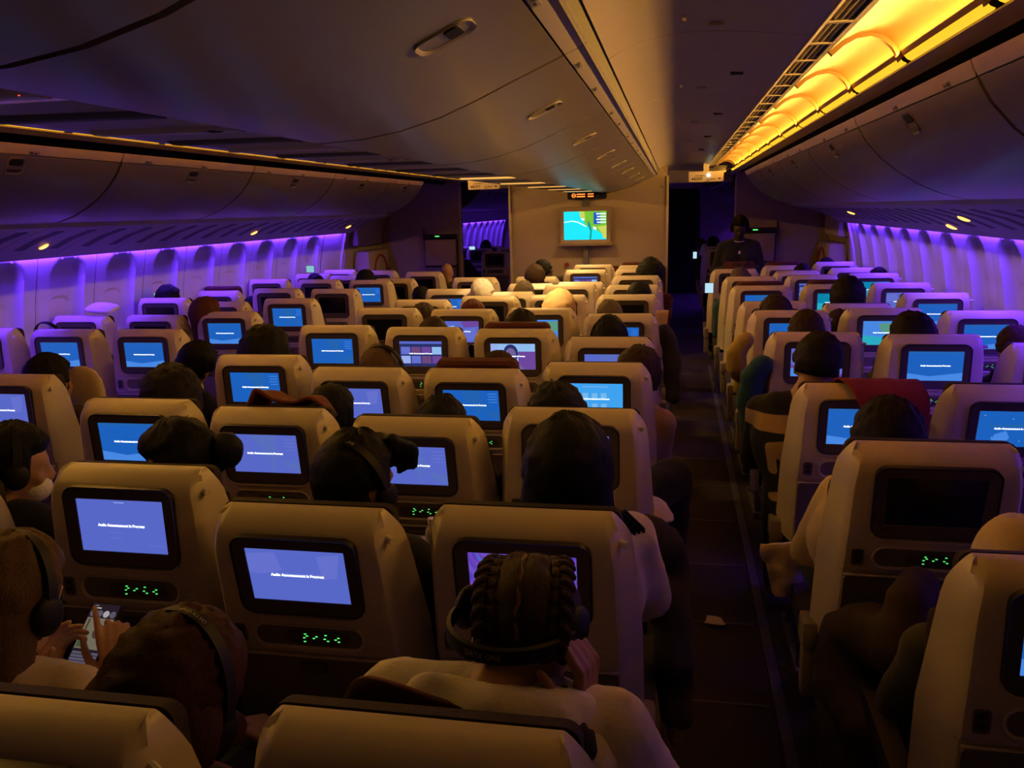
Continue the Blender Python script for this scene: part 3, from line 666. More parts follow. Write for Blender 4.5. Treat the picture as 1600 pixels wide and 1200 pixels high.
# ---- screens: a lit sheet with flat artwork on it
SW, SH = 0.228, 0.132
def smat(name, c, s): return emat('screen_'+name, c, s)
SCR = {
 'lav': smat('lavender', (0.095, 0.135, 0.56), 1.0), 'lav2': smat('lavender_pale', (0.125, 0.16, 0.60), 1.0), 'lavd': smat('lavender_land', (0.095, 0.15, 0.50), 1.0),
 'blue': smat('blue', (0.010, 0.115, 0.50), 1.0), 'blued': smat('blue_land', (0.015, 0.12, 0.42), 1.0), 'bluel': smat('blue_pale', (0.06, 0.24, 0.75), 1.0),
 'sky': smat('sky', (0.05, 0.36, 0.86), 1.0), 'turq': smat('turquoise', (0.02, 0.40, 0.52), 1.0), 'card': smat('card', (0.18, 0.48, 0.85), 1.0),
 'violet': smat('violet', (0.10, 0.05, 0.34), 1.0), 'mag': smat('magenta', (0.15, 0.06, 0.33), 1.0), 'pale': smat('pale_blue', (0.28, 0.50, 0.85), 1.0),
 'skin': smat('face_tone', (0.16, 0.12, 0.30), 1.0), 'dark': smat('dim_blue', (0.02, 0.03, 0.14), 1.0), 'pink': smat('pink', (0.15, 0.06, 0.20), 1.0),
 'teal': smat('teal', (0.0, 0.22, 0.40), 1.0), 'lime': smat('lime', (0.10, 0.30, 0.22), 1.0), 'txt': smat('text_pale', (0.32, 0.42, 0.85), 1.0)}
m_ = emat('screen_nebula', (1, 1, 1), 1.0); nt_ = m_.node_tree; SCR['neb'] = m_
tc_ = nt_.nodes.new('ShaderNodeTexCoord'); nz_ = nt_.nodes.new('ShaderNodeTexNoise'); nz_.inputs['Scale'].default_value = 13; nz_.inputs['Detail'].default_value = 6; nz_.inputs['Distortion'].default_value = 2.2
cr_ = nt_.nodes.new('ShaderNodeValToRGB'); cr_.color_ramp.elements[0].position = 0.30; cr_.color_ramp.elements[0].color = (0.045, 0.05, 0.40, 1); cr_.color_ramp.elements[1].position = 0.75; cr_.color_ramp.elements[1].color = (0.10, 0.42, 0.85, 1)
for p_, c_ in ((0.42, (0.09, 0.05, 0.46, 1)), (0.50, (0.20, 0.06, 0.52, 1)), (0.57, (0.04, 0.12, 0.60, 1)), (0.64, (0.02, 0.26, 0.74, 1))):
    e_ = cr_.color_ramp.elements.new(p_); e_.color = c_
nt_.links.new(tc_.outputs['Object'], nz_.inputs['Vector']); nt_.links.new(nz_.outputs['Fac'], cr_.inputs['Fac']); nt_.links.new(cr_.outputs['Color'], nt_.nodes['Principled BSDF'].inputs['Emission Color'])
def screen_mesh(kind):
    bm = bmesh.new(); mats = []
    def mi(k):
        if k not in mats: mats.append(k)
        return mats.index(k)
    lay = [0]
    def P(k, pts):
        lay[0] += 1; y = -0.0428 - 0.00007*lay[0]
        f = bm.faces.new([bm.verts.new((-SW/2 + SW*u, y, BZ+0.002 + SH/2 - SH*v)) for u, v in pts]); f.material_index = mi(k)
    R = lambda k, u0, v0, u1, v1: P(k, [(u0, v0), (u1, v0), (u1, v1), (u0, v1)])
    full = lambda k: R(k, 0, 0, 1, 1)
    def land(k):
        P(k, [(0.30, 0), (0.68, 0), (0.66, 0.2), (0.70, 0.42), (0.78, 0.55), (0.66, 0.60), (0.62, 0.75), (0.64, 0.97), (0.60, 0.97), (0.57, 0.6), (0.46, 0.36), (0.38, 0.22)])
        P(k, [(0.72, 0.62), (0.84, 0.70), (1, 0.74), (1, 1), (0.90, 0.92), (0.80, 0.84)])
    def info(k):
        for i in range(4): R(k, 0.80+0.02*(i % 2), 0.10+0.09*i, 0.97, 0.125+0.09*i)
    def blob(k, cx, cy, rx, ry, n=16): P(k, [(cx+rx*math.cos(2*math.pi*i/n), cy+ry*math.sin(2*math.pi*i/n)) for i in range(n)][::-1])
    if kind == 'lav': full('lav'); P('lav2', [(0, 0.1), (0.3, 0.05), (0.35, 0.4), (0.1, 0.5), (0, 0.45)]); P('lav2', [(0.72, 0.1), (0.95, 0.05), (0.9, 0.5), (0.75, 0.55)])
    elif kind == 'lavtext':
        full('lav'); R('txt', 0.44, 0.04, 0.56, 0.055); R('lav2', 0.32, 0.62, 0.50, 0.635); R('lav2', 0.34, 0.72, 0.5, 0.735); R('lav2', 0.62, 0.82, 0.68, 0.835); R('lav2', 0.8, 0.84, 0.98, 0.855)
    elif kind == 'lavmap': full('lav'); land('lavd'); info('lav2')
    elif kind == 'map': full('blue'); land('blued'); info('bluel')
    elif kind == 'blue': full('blue'); P('bluel', [(0, 0.75), (0.4, 0.85), (1, 0.72), (1, 1), (0, 1)]); R('blued', 0, 0.0, 1, 0.06)
    elif kind == 'earth':
        full('blue'); P('blued', [(0.1, 0.4), (0.5, 0.34), (0.9, 0.4), (0.8, 0.46), (0.2, 0.48)]); P('bluel', [(0.25, 0.65), (0.4, 0.55), (0.46, 0.75), (0.36, 0.95), (0.22, 1), (0.2, 0.85)])
        for i in range(7): blob('pale', 0.08+0.13*i, 0.12+0.09*((i*37) % 10), 0.01, 0.014, 6)
    elif kind == 'beach':
        full('sky'); R('turq', 0, 0.76, 1, 1)
        for r_ in range(2):
            for c_ in range(3): R('card', 0.30+0.16*c_, 0.30+0.34*r_, 0.40+0.16*c_, 0.52+0.34*r_)
        R('pale', 0.3, 0.09, 0.75, 0.105)
    elif kind == 'nebula':
        full('violet')
    elif kind == 'menu':
        full('dark'); R('lav', 0, 0, 1, 0.1)
        for r_ in range(2):
            for c_ in range(4): R(('lav2', 'pale', 'violet', 'pink', 'blue', 'txt', 'mag', 'lav')[(c_*3+r_*5) % 8], 0.03+0.245*c_, 0.22+0.36*r_, 0.25+0.245*c_, 0.52+0.36*r_)
    elif kind == 'woman':
        full('pale'); R('mag', 0.62, 0.30, 1, 1); R('txt', 0, 0.0, 0.16, 1); blob('dark', 0.45, 0.38, 0.17, 0.36); blob('skin', 0.45, 0.44, 0.12, 0.28); P('skin', [(0.36, 0.65), (0.54, 0.65), (0.76, 1), (0.16, 1)])
    elif kind == 'scene': full('lav'); P('pale', [(0, 0.3), (0.3, 0.2), (0.55, 0.5), (0.4, 0.9), (0, 1)]); P('mag', [(0.5, 0), (1, 0), (1, 0.25), (0.6, 0.3)]); P('lav2', [(0.6, 0.4), (0.9, 0.3), (0.95, 0.8), (0.65, 0.95)])
    elif kind == 'teal': full('teal'); P('bluel', [(0.6, 0), (1, 0), (1, 0.5), (0.8, 0.4)]); P('turq', [(0, 0.5), (0.4, 0.6), (0.3, 1), (0, 1)])
    elif kind == 'green': full('bluel'); P('lime', [(0.35, 0.1), (1, 0.05), (1, 0.5), (0.7, 0.6), (0.4, 0.4)]); P('turq', [(0, 0.6), (0.6, 0.7), (0.7, 1), (0, 1)])
    elif kind == 'purple': full('violet'); R('lav', 0, 0, 0.35, 0.6); R('lav2', 0.7, 0.1, 1, 0.9); R('bluel', 0, 0.7, 0.5, 1)
    else:
        full('off')
    if kind == 'nebula': mats[0] = 'neb'
    me = mesh(bm, 'screen_'+kind, 0)
    for k in mats: me.materials.append(M['off'] if k == 'off' else SCR[k])
    return me
SCRM = {}
CAPT = text_mesh('Audio Announcement in Progress', 0.0085, 'announcement', 0.00032, 0.0001, width=0.124)
CAPT.materials.append(M['cap'])
SEATS = {'G0': (-0.305, 0.872, 1.185, 10.2), 'G1': (-0.304, 1.65, 1.168, 22.3), 'G2': (-0.298, 2.448, 1.203, 13.8), 'G3': (-0.31, 3.315, 1.181, 19.5), 'G4': (-0.312, 4.066, 1.169, 22.0), 'G5': (-0.314, 4.923, 1.179, 20.0), 'G6': (-0.319, 5.858, 1.2, 14.8), 'G7': (-0.317, 6.562, 1.204, 13.4), 'G8': (-0.33, 7.435, 1.206, 12.9), 'F1': (-0.8, 1.626, 1.161, 23.6), 'F2': (-0.8, 2.44, 1.159, 24.1), 'F3': (-0.8, 3.247, 1.162, 23.5), 'F4': (-0.8, 4.168, 1.2, 14.7), 'F5': (-0.8, 5.026, 1.207, 12.6), 'F6': (-0.8, 5.773, 1.212, 10.7), 'F7': (-0.804, 6.541, 1.213, 10.2), 'E1': (-1.29, 1.742, 1.211, 11.0), 'E2': (-1.29, 2.45, 1.181, 19.7), 'E3': (-1.29, 3.237, 1.164, 23.1), 'E4': (-1.29, 4.186, 1.207, 12.5), 'E5': (-1.29, 5.022, 1.201, 14.5), 'D2': (-1.79, 2.484, 1.197, 15.6), 'D3': (-1.79, 3.355, 1.199, 15.0), 'D4': (-1.79, 4.216, 1.213, 10.2), 'D5': (-1.79, 5.054, 1.207, 12.5), 'D6': (-1.79, 5.795, 1.175, 21.0), 'H1': (0.643, 2.18, 1.191, 22), 'H2': (0.639, 2.997, 1.172, 21.5), 'H3': (0.652, 4.074, 1.199, 15.1), 'H4': (0.631, 4.823, 1.213, 10.2), 'H5': (0.623, 5.484, 1.186, 18.5), 'H6': (0.621, 6.377, 1.208, 12.1), 'J3': (1.14, 3.992, 1.202, 14.2), 'J4': (1.14, 4.93, 1.211, 11.0), 'J5': (1.134, 5.572, 1.155, 24.8), 'K5': (1.64, 5.764, 1.209, 11.9), 'K6': (1.64, 6.598, 1.198, 15.4), 'K7': (1.64, 7.496, 1.198, 15.3), 'K8': (1.64, 8.36, 1.179, 20.1), 'K9': (1.64, 9.247, 1.178, 20.3), 'F0': (-0.811, 0.816, 1.201, 10.2), 'H0': (0.73, 1.566, 1.155, 11), 'J2': (1.14, 3.065, 1.158, 24.2), 'K3': (1.64, 3.948, 1.165, 22.9), 'K4': (1.64, 4.877, 1.2, 14.8), 'J6': (1.14, 6.474, 1.206, 12.7), 'J7': (1.14, 7.422, 1.196, 15.8), 'J8': (1.14, 8.327, 1.157, 24.4), 'J9': (1.11, 9.103, 1.155, 24.8), 'H7': (0.608, 7.121, 1.213, 10.2), 'H8': (0.555, 8.163, 1.198, 15.4), 'G9': (-0.36, 8.2, 1.21, 10.2), 'G10': (-0.381, 8.958, 1.191, 17.2), 'F8': (-0.8, 7.238, 1.166, 22.7), 'F9': (-0.845, 8.145, 1.213, 10.2), 'F10': (-0.845, 8.9, 1.21, 10.2), 'E6': (-1.29, 5.797, 1.203, 13.7), 'E7': (-1.289, 6.504, 1.155, 24.8), 'E8': (-1.23, 7.222, 1.155, 24.8), 'E9': (-1.3, 7.95, 1.157, 24.4), 'D7': (-1.79, 6.589, 1.176, 20.7), 'D8': (-1.79, 7.461, 1.202, 14.0), 'C4': (-2.795, 4.047, 1.215, 10), 'B4': (-3.306, 4.043, 1.215, 10), 'A4': (-3.864, 4.09, 1.215, 10), 'B5': (-3.354, 4.937, 1.18, 14), 'A5': (-3.882, 4.911, 1.18, 14), 'A6': (-3.778, 5.699, 1.215, 10), 'C5': (-2.825, 4.933, 1.2, 14), 'B6': (-3.27, 5.639, 1.19, 14), 'A7': (-3.943, 6.753, 1.16, 23.9), 'C6': (-2.781, 5.739, 1.2, 14), 'C7': (-2.785, 6.58, 1.19, 14), 'C8': (-2.791, 7.449, 1.19, 14), 'C9': (-2.706, 7.9, 1.16, 23.9), 'C10': (-2.687, 8.819, 1.155, 24.8), 'B8': (-3.224, 7.276, 1.215, 10), 'B7': (-3.213, 6.409, 1.215, 10), 'A8': (-3.848, 7.527, 1.2, 14.7), 'A9': (-3.814, 8.463, 1.175, 20.9), 'B9': (-3.391, 8.4, 1.155, 24.8), 'B11': (-3.3, 9.1, 1.155, 24.8), 'A10': (-3.851, 9.288, 1.155, 24.8), 'C3': (-2.564, 2.796, 1.215, 10), 'E0': (-1.29, 0.86, 1.2, 12), 'D1': (-1.8, 1.62, 1.2, 12)}
SK = {'F1': 'lav', 'E1': 'lavtext', 'G1': 'nebula', 'G2': 'lavmap', 'F2': 'lavmap', 'E2': 'lavmap', 'D2': 'blue', 'C3': 'lav', 'G3': 'beach', 'F3': 'map', 'E3': 'lav', 'D3': 'map', 'C4': 'blue', 'B4': 'blue', 'A4': 'blue', 'G4': 'lavmap', 'F4': 'woman', 'E4': 'menu', 'D4': 'map',
      'C5': 'blue', 'D5': 'off', 'E5': 'scene', 'F5': 'green', 'G5': 'map', 'F6': 'off', 'E6': 'off', 'G6': 'off', 'D6': 'off', 'C6': 'map', 'C7': 'off', 'C8': 'map', 'B5': 'off', 'A5': 'off', 'A6': 'off', 'B6': 'off', 'B7': 'off', 'D7': 'map', 'D8': 'off', 'F7': 'off', 'G7': 'off', 'G8': 'off', 'F9': 'menu', 'F8': 'off', 'E7': 'off', 'E9': 'off',
      'H0': 'blue', 'H1': 'off', 'H2': 'blue', 'H3': 'purple', 'H4': 'blue', 'H5': 'off', 'H6': 'map', 'J2': 'earth', 'J3': 'blue', 'J4': 'green', 'J5': 'off', 'J6': 'teal', 'J7': 'menu', 'K3': 'off', 'K4': 'blue', 'K5': 'blue', 'K6': 'lav', 'K7': 'teal', 'K8': 'off', 'K9': 'off', 'G0': 'off', 'F0': 'off'}
NOCAP = {'G1', 'F5', 'G5', 'H0', 'H4', 'J7', 'F9', 'D0', 'G4'}
RAISED = {'F3', 'F4', 'H6', 'J6', 'A7', 'J9', 'G10'}
WHAT = {'lav': 'lavender screen', 'lavtext': 'menu text on lavender screen', 'lavmap': 'lavender map screen', 'map': 'blue map screen', 'blue': 'plain blue screen', 'earth': 'starry blue screen', 'beach': 'sky blue icon screen', 'nebula': 'violet nebula screen',
        'menu': 'thumbnail menu screen', 'woman': 'film of a woman on screen', 'scene': 'film scene on screen', 'teal': 'teal screen', 'green': 'green and blue map screen', 'purple': 'violet screen', 'off': 'dark screen'}
COLN = {'A': 'left wall window column', 'B': 'middle column of left block', 'C': 'aisle column of left block', 'D': 'leftmost column of middle block', 'E': 'second column of middle block', 'F': 'third column of middle block', 'G': 'aisle column of middle block', 'H': 'aisle column of right block', 'J': 'middle column of right block', 'K': 'right wall window column'}
GRP = {'A': 'seats of the left block', 'B': 'seats of the left block', 'C': 'seats of the left block', 'D': 'seats of the middle block', 'E': 'seats of the middle block', 'F': 'seats of the middle block', 'G': 'seats of the middle block', 'H': 'seats of the right block', 'J': 'seats of the right block', 'K': 'seats of the right block'}
cnt = {}
SEATPOS = {}
def seat(key, x, ytop, ztop, ang, label=None, group=None):
    ang = max(1.0, (ang-11)*0.85); a = math.radians(ang); yp = ytop + LB_*math.sin(a) - 0.026; z0 = ztop - LB_*math.cos(a)
    col = key[0]; kind = SK.get(key, 'off')
    if label is None:
        n = cnt.get(col, 0); cnt[col] = n+1
        label = f'cream seat with {WHAT[kind]}, {ordn(n)} from camera, {COLN[col]}'.replace('film of a woman on screen', 'woman on screen').replace('green and blue map screen', 'green map screen'); group = GRP[col]
    r = tag(empty('airline_seat', (x, yp, 0)), label, 'seat', group)
    SEATPOS[key] = (x, ytop, ztop, a, yp)
    def part(n, parent=r, name=None, rot=True):
        if parent is r and rot: return link(name or n, SEATM[n], None, parent, (0, 0, z0), (a, 0, 0))
        return link(name or n, SEATM[n], None, parent)
    part('shell'); b = part('bezel'); part('lip')
    if kind not in SCRM: SCRM[kind] = screen_mesh(kind)
    link('screen', SCRM[kind], None, b)
    if kind != 'off' and key not in NOCAP: link('announcement', CAPT, None, b, (0, -0.0447, BZ+0.004), (math.pi/2, 0, 0))
    p = part('control_pod'); h = part('handset', p); 
    if ytop < 5.4: part('indicator_lights', p)
    part('usb_port'); part('card_slot'); t = part('tray_table'); part('tray_edge', t); part('tray_latch', t); part('coat_hook')
    part('backrest'); part('headrest_up' if key in RAISED else 'headrest', name='headrest'); part('literature_pocket')
    for nm in ('seat_cushion', 'seat_frame'): part(nm, rot=False)
    for lx in (-0.14, 0.14): link('leg', SEATM['leg'], None, r, (lx, 0, 0))
    sides = [0.247]
    if col in 'ADH': sides = [-0.247, 0.247]
    for sx in sides:
        if sx > 0 and col in 'ABDEFHJ' : sx = 0.247
        am = link('armrest', SEATM['armrest'], None, r, (sx, 0.02, 0)); link('armrest_hinge', SEATM['armrest_hinge'], None, am)
    return r
for key, (x, yt, zt, an) in sorted(SEATS.items(), key=lambda kv: kv[1][1]): seat(key, x, yt, zt, an)
# a few seats of the forward cabin seen through the openings
for i, (key, x, y) in enumerate((('H', 0.62, 11.9), ('H', 0.62, 12.75), ('H', 0.62, 13.6), ('H', 0.62, 14.4))):
    seat('H2%d' % i, x, y, 1.20, 12, f'pale seat back beyond the bulkhead along the right aisle, {ordn(i)} one ahead', 'seats of the forward cabin')
for i, (x, y) in enumerate(((-2.62, 12.3), (-3.12, 13.4), (-2.62, 13.4), (-3.62, 14.2), (-3.12, 14.2))):
    seat('C2%d' % i, x, y, 1.20, 12, f'dim seat back beyond the left aisle opening, {ordn(i)} one ahead', 'seats of the forward cabin')
# ------------------------------------------------------------------ people
SKIN = {'light': mat('skin_light', (0.50, 0.29, 0.19), 0.55), 'tan': mat('skin_tan', (0.36, 0.19, 0.11), 0.55), 'brown': mat('skin_brown', (0.16, 0.075, 0.045), 0.55), 'dark': mat('skin_dark', (0.05, 0.026, 0.018), 0.5)}
HAIRC = {'black': (0.0035, 0.0030, 0.0030), 'darkbrown': (0.010, 0.006, 0.004), 'brown': (0.038, 0.019, 0.010), 'auburn': (0.085, 0.026, 0.009), 'red': (0.11, 0.016, 0.009), 'blonde': (0.40, 0.24, 0.085), 'grey': (0.13, 0.10, 0.07), 'white': (0.50, 0.44, 0.33), 'ginger': (0.050, 0.016, 0.007), 'dirtyblonde': (0.11, 0.062, 0.028)}
HAIRM = {k: mat('hair_'+k, v, 0.55, noise_amt=0.6, nscale=60, bump=0.8, stretch=(9, 9, 1.0), spec=0.15) for k, v in HAIRC.items()}
CL = {}
def cloth(k, col):
    if k not in CL: CL[k] = mat('cloth_'+k, col, 0.92, noise_amt=0.12, nscale=150, bump=0.25, sheen=0.1)
    return CL[k]
for k, c in {'black': (0.010, 0.010, 0.012), 'charcoal': (0.035, 0.032, 0.032), 'navy': (0.012, 0.018, 0.045), 'white': (0.74, 0.67, 0.58), 'cream': (0.58, 0.47, 0.32), 'teal': (0.01, 0.07, 0.09), 'burgundy': (0.11, 0.014, 0.012), 'yellow': (0.50, 0.36, 0.09), 'olive': (0.06, 0.06, 0.03), 'lime': (0.20, 0.42, 0.03), 'mint': (0.30, 0.55, 0.46), 'brown': (0.10, 0.05, 0.03), 'denim': (0.03, 0.04, 0.07), 'pink': (0.55, 0.36, 0.30), 'orange': (0.30, 0.08, 0.02), 'beige': (0.40, 0.28, 0.14)}.items(): cloth(k, c)

import numpy as np
ICO = {}
for _s in (1, 2, 3):
    _b = bmesh.new(); bmesh.ops.create_icosphere(_b, subdivisions=_s, radius=1); _b.verts.index_update()
    ICO[_s] = (np.array([v.co[:] for v in _b.verts]), np.array([[v.index for v in f.verts] for f in _b.faces])); _b.free()
class Lump:
    """collects balls to be fused into one skin"""
    def __init__(self): self.v, self.f, self.n = [], [], 0
    def add(self, sub, mtx):
        v, f = ICO[sub]; m = np.array(mtx); self.v.append(v @ m[:3, :3].T + m[:3, 3]); self.f.append(f + self.n); self.n += len(v)
def ball(t, sub, mtx):
    if isinstance(t, Lump): t.add(sub, mtx)
    else: bmesh.ops.create_icosphere(t, subdivisions=sub, radius=1, matrix=mtx)
def cap_chain(bm, pts, rad, seg=10):
    """tapered limb: overlapping balls along a path, fused later"""
    for (a, ra), (b, rb) in zip(zip(pts, rad), list(zip(pts, rad))[1:]):
        a, b = Vector(a), Vector(b); L = (b-a).length; n = max(2, int(L/(0.62*min(ra, rb)))+1)
        for i in range(n+1):
            t = i/n; r_ = ra+(rb-ra)*t
            ball(bm, 1 if r_ < 0.03 else 2, Matrix.Translation(a.lerp(b, t)) @ Matrix.Scale(r_*1.03, 4))
def ell(bm, c, s, rot=None, sub=3):
    mtx = Matrix.Translation(c) @ (rot.to_4x4() if rot else Matrix()) @ Matrix.Diagonal((*s, 1))
    ball(bm, sub, mtx)
def fuse(bm, voxel, smooth, name):
    me = bpy.data.meshes.new(name)
    if isinstance(bm, Lump): me.from_pydata(np.concatenate(bm.v).tolist(), [], np.concatenate(bm.f).tolist())
    else: bm.to_mesh(me); bm.free()
    o = bpy.data.objects.new(name, me); C.objects.link(o)
    m1 = o.modifiers.new('r', 'REMESH'); m1.mode = 'VOXEL'; m1.voxel_size = voxel; m1.use_smooth_shade = True
    m2 = o.modifiers.new('s', 'SMOOTH'); m2.iterations = smooth; m2.factor = 0.5
    dg = bpy.context.evaluated_depsgraph_get(); out = bpy.data.meshes.new_from_object(o.evaluated_get(dg))
    bpy.data.objects.remove(o); bpy.data.meshes.remove(me); out.name = name; out.materials.clear()
    for p in out.polygons: p.use_smooth = True
    return out
def ruffle(me, fn):
    nn = [v.normal.copy() for v in me.vertices]
    for v, q in zip(me.vertices, nn): v.co = v.co + q*fn(v.co)
def head_parts(bm, c, R):
    P = lambda v: c + R @ Vector(v)
    ell(bm, P((0, -0.004, 0.012)), (0.074, 0.094, 0.100), R)
    ell(bm, P((0, 0.030, -0.055)), (0.056, 0.062, 0.066), R)
    ell(bm, P((0, 0.058, -0.095)), (0.026, 0.024, 0.020), R)                       # chin
    cap_chain(bm, [P((0, 0.090, 0.006)), P((0, 0.108, -0.034))], [0.009, 0.013])   # nose
    for sx in (-1, 1):
        ell(bm, P((sx*0.076, -0.004, -0.018)), (0.010, 0.021, 0.031), R, 2)          # ear
        ell(bm, P((sx*0.013, 0.100, -0.038)), (0.009, 0.010, 0.008), R, 2)           # nostril
        ell(bm, P((sx*0.031, 0.078, 0.004)), (0.014, 0.012, 0.009), R, 2)            # eye
        cap_chain(bm, [P((sx*0.014, 0.088, 0.022)), P((sx*0.046, 0.076, 0.020))], [0.008, 0.007])   # brow
        ell(bm, P((sx*0.046, 0.062, -0.030)), (0.020, 0.018, 0.020), R, 2)           # cheek
    cap_chain(bm, [P((-0.019, 0.088, -0.068)), P((0, 0.095, -0.066)), P((0.019, 0.088, -0.068))], [0.006, 0.009, 0.006])
    cap_chain(bm, [P((-0.016, 0.087, -0.077)), P((0, 0.092, -0.078)), P((0.016, 0.087, -0.077))], [0.006, 0.009, 0.006])
def hand_parts(bm, wrist, along, palm, side, curls=(0.5, 0.5, 0.55, 0.6), thumb_out=0.75, scale=1.0):
    """palm plus four unequal bent fingers and a thumb leaving the side of the palm"""
    y = Vector(along).normalized(); z = (Vector(palm) - y*Vector(palm).dot(y)).normalized(); x = y.cross(z)*side
    P = lambda v: Vector(wrist) + (x*v[0] + y*v[1] + z*v[2])*scale
    for fx in (-0.027, -0.009, 0.009, 0.027): cap_chain(bm, [P((fx*0.6, 0.005, 0)), P((fx, 0.088, 0))], [0.014*scale, 0.0115*scale])
    for i, (fx, Ls) in enumerate(((0.028, (0.040, 0.024, 0.020)), (0.0095, (0.045, 0.028, 0.022)), (-0.009, (0.042, 0.026, 0.021)), (-0.0265, (0.033, 0.020, 0.018)))):
        p = Vector((fx, 0.090, 0)); a = 0.15; pts = [P(p)]; spread = fx*2.0
        for Lf, k in zip(Ls, (0.55, 1.0, 0.8)):
            a += curls[i]*k; p = p + Vector((spread*Lf, math.cos(a)*Lf, math.sin(a)*Lf)); pts.append(P(p))
        cap_chain(bm, pts, [0.0098*scale, 0.0090*scale, 0.0083*scale, 0.0072*scale])
    d = Vector((thumb_out, 0.75, 0.35)).normalized(); p = Vector((0.022, 0.022, 0.004)); q = p + d*0.042; d2 = (d + Vector((-0.35, 0.35, 0.25))).normalized(); r_ = q + d2*0.032; s_ = r_ + (d2+Vector((-0.15, 0.1, 0.15))).normalized()*0.026
    cap_chain(bm, [P(p), P(q), P(r_), P(s_)], [0.0150*scale, 0.0118*scale, 0.0105*scale, 0.0085*scale])

def body_meshes(pose, voxel=0.013, handvox=0.006, tag_='seated'):
    """one fused skin body and fitted clothes; pose gives every joint in metres with the hip contact at the origin"""
    J = pose; w_ = J.get('w', 1.0); HR = J['headrot']; c = Vector(J['head'])
    bm = Lump(); head_parts(bm, c, HR)
    nb = Vector(J['neck'])
    cap_chain(bm, [nb, c + HR @ Vector((0, -0.022, -0.06))], [0.058, 0.055])
    def torso(b, g):
        hip, wa, ch, sh = (Vector(J[k]) for k in ('hip', 'waist', 'chest', 'should'))
        for sx in (-1, 1):
            ox = Vector((sx, 0, 0))
            cap_chain(b, [hip+ox*0.075*w_, wa+ox*0.055*w_, ch+ox*0.075*w_, sh+ox*0.085*w_], [0.108*w_+g, 0.098*w_+g, 0.108*w_+g, 0.062+g])
        cap_chain(b, [hip, wa, ch], [0.10+g, 0.098+g, 0.10+g])
        for k in ('L', 'R'): cap_chain(b, [nb - Vector((0, 0, 0.02)), Vector(J['sh'+k])], [0.055+g, 0.053+g])
    def arms(b, g, upto=1.0):
        for k in ('L', 'R'):
            s_, e_, h_ = Vector(J['sh'+k]), Vector(J['el'+k]), Vector(J['ha'+k]); h2 = e_.lerp(h_, upto)
            cap_chain(b, [s_, s_.lerp(e_, 0.5), e_, e_.lerp(h2, 0.35), h2], [0.052+g, 0.046+g, 0.038+g, 0.038+g, 0.027+g])
    def legs(b, g, upto=1.0):
        for k in ('L', 'R'):
            p, kn, an = Vector(J['hip'+k]), Vector(J['kn'+k]), Vector(J['an'+k]); a2 = kn.lerp(an, upto)
            cap_chain(b, [p, p.lerp(kn, 0.5), kn, kn.lerp(a2, 0.35), a2], [0.092+g, 0.075+g, 0.056+g, 0.056+g, 0.036+g])
    torso(bm, 0); arms(bm, 0); legs(bm, 0)
    for k in ('L', 'R'):
        an = Vector(J['an'+k]); f = Vector(J.get('footdir', (0, 1, 0)))
        cap_chain(bm, [an, an - Vector((0, 0, 0.035)) + f*0.03, an - Vector((0, 0, 0.05)) + f*0.15], [0.036, 0.040, 0.030])
    body = fuse(bm, voxel, 3, 'body')
    bm = bmesh.new(); bm.from_mesh(body)
    hb = Lump()
    for k, sd in (('L', -1), ('R', 1)):
        hd = J.get('hand'+k, {}); h_, e_ = Vector(J['ha'+k]), Vector(J['el'+k])
        hand_parts(hb, h_, hd.get('along', (h_-e_)), hd.get('palm', (0, 0.2, -1)), hd.get('side', sd), hd.get('curls', (0.45, 0.5, 0.55, 0.6)), hd.get('thumb', 0.75), hd.get('scale', 1.0))
    hm = fuse(hb, handvox, 1, 'hand'); bm.from_mesh(hm); bpy.data.meshes.remove(hm)
    bm.to_mesh(body); bm.free()
    for p in body.polygons: p.use_smooth = True
    bm = Lump(); torso(bm, 0.014); arms(bm, 0.013, J.get('sleeve', 0.92)); shirt = fuse(bm, voxel*1.25, 2, 'shirt')
    ruffle(shirt, lambda c: noise.noise(c*11.0)*0.006 + noise.noise(c*27.0)*0.0022)
    bm = Lump(); legs(bm, 0.013, 0.96)
    for sx in (-1, 1): cap_chain(bm, [Vector(J['hip'])+Vector((sx*0.075*w_, 0, 0)), Vector(J['hip'])+Vector((sx*0.075*w_, 0.02, 0.03))], [0.118*w_, 0.112*w_])
    trousers = fuse(bm, voxel*1.25, 2, 'trousers')
    for m_ in (body, shirt, trousers): m_.materials.append(None)
    return {'body': body, 'shirt': shirt, 'trousers': trousers}
def seated_pose(lean, w_=1.0):
    hy = 0.02 - 0.70*math.sin(math.radians(lean)); k = lambda t: hy*t
    p = {'hip': (0, 0, 0.10), 'waist': (0, k(0.22), 0.27), 'chest': (0, k(0.52), 0.41), 'should': (0, k(0.72), 0.525), 'neck': (0, k(0.80), 0.565), 'head': (0, k(1.0)+0.025, 0.695), 'headrot': Matrix.Rotation(-0.10, 3, 'X'), 'w': w_}
    for s, sx in (('L', -1), ('R', 1)):
        p['sh'+s] = (sx*0.165*w_, k(0.74), 0.515); p['el'+s] = (sx*0.205*w_, k(0.5)+0.10, 0.26); p['ha'+s] = (sx*0.10, 0.30, 0.235)
        p['hip'+s] = (sx*0.085, 0.02, 0.095); p['kn'+s] = (sx*0.10, 0.46, 0.10); p['an'+s] = (sx*0.10, 0.44, -0.36)
    return p
TPL = {}
for nm, w_ in (('f', 0.92), ('m', 1.06)):
    for ln in (4, 8, 12): TPL[nm, ln] = (body_meshes(seated_pose(ln, w_), 0.019, 0.009), seated_pose(ln, w_))

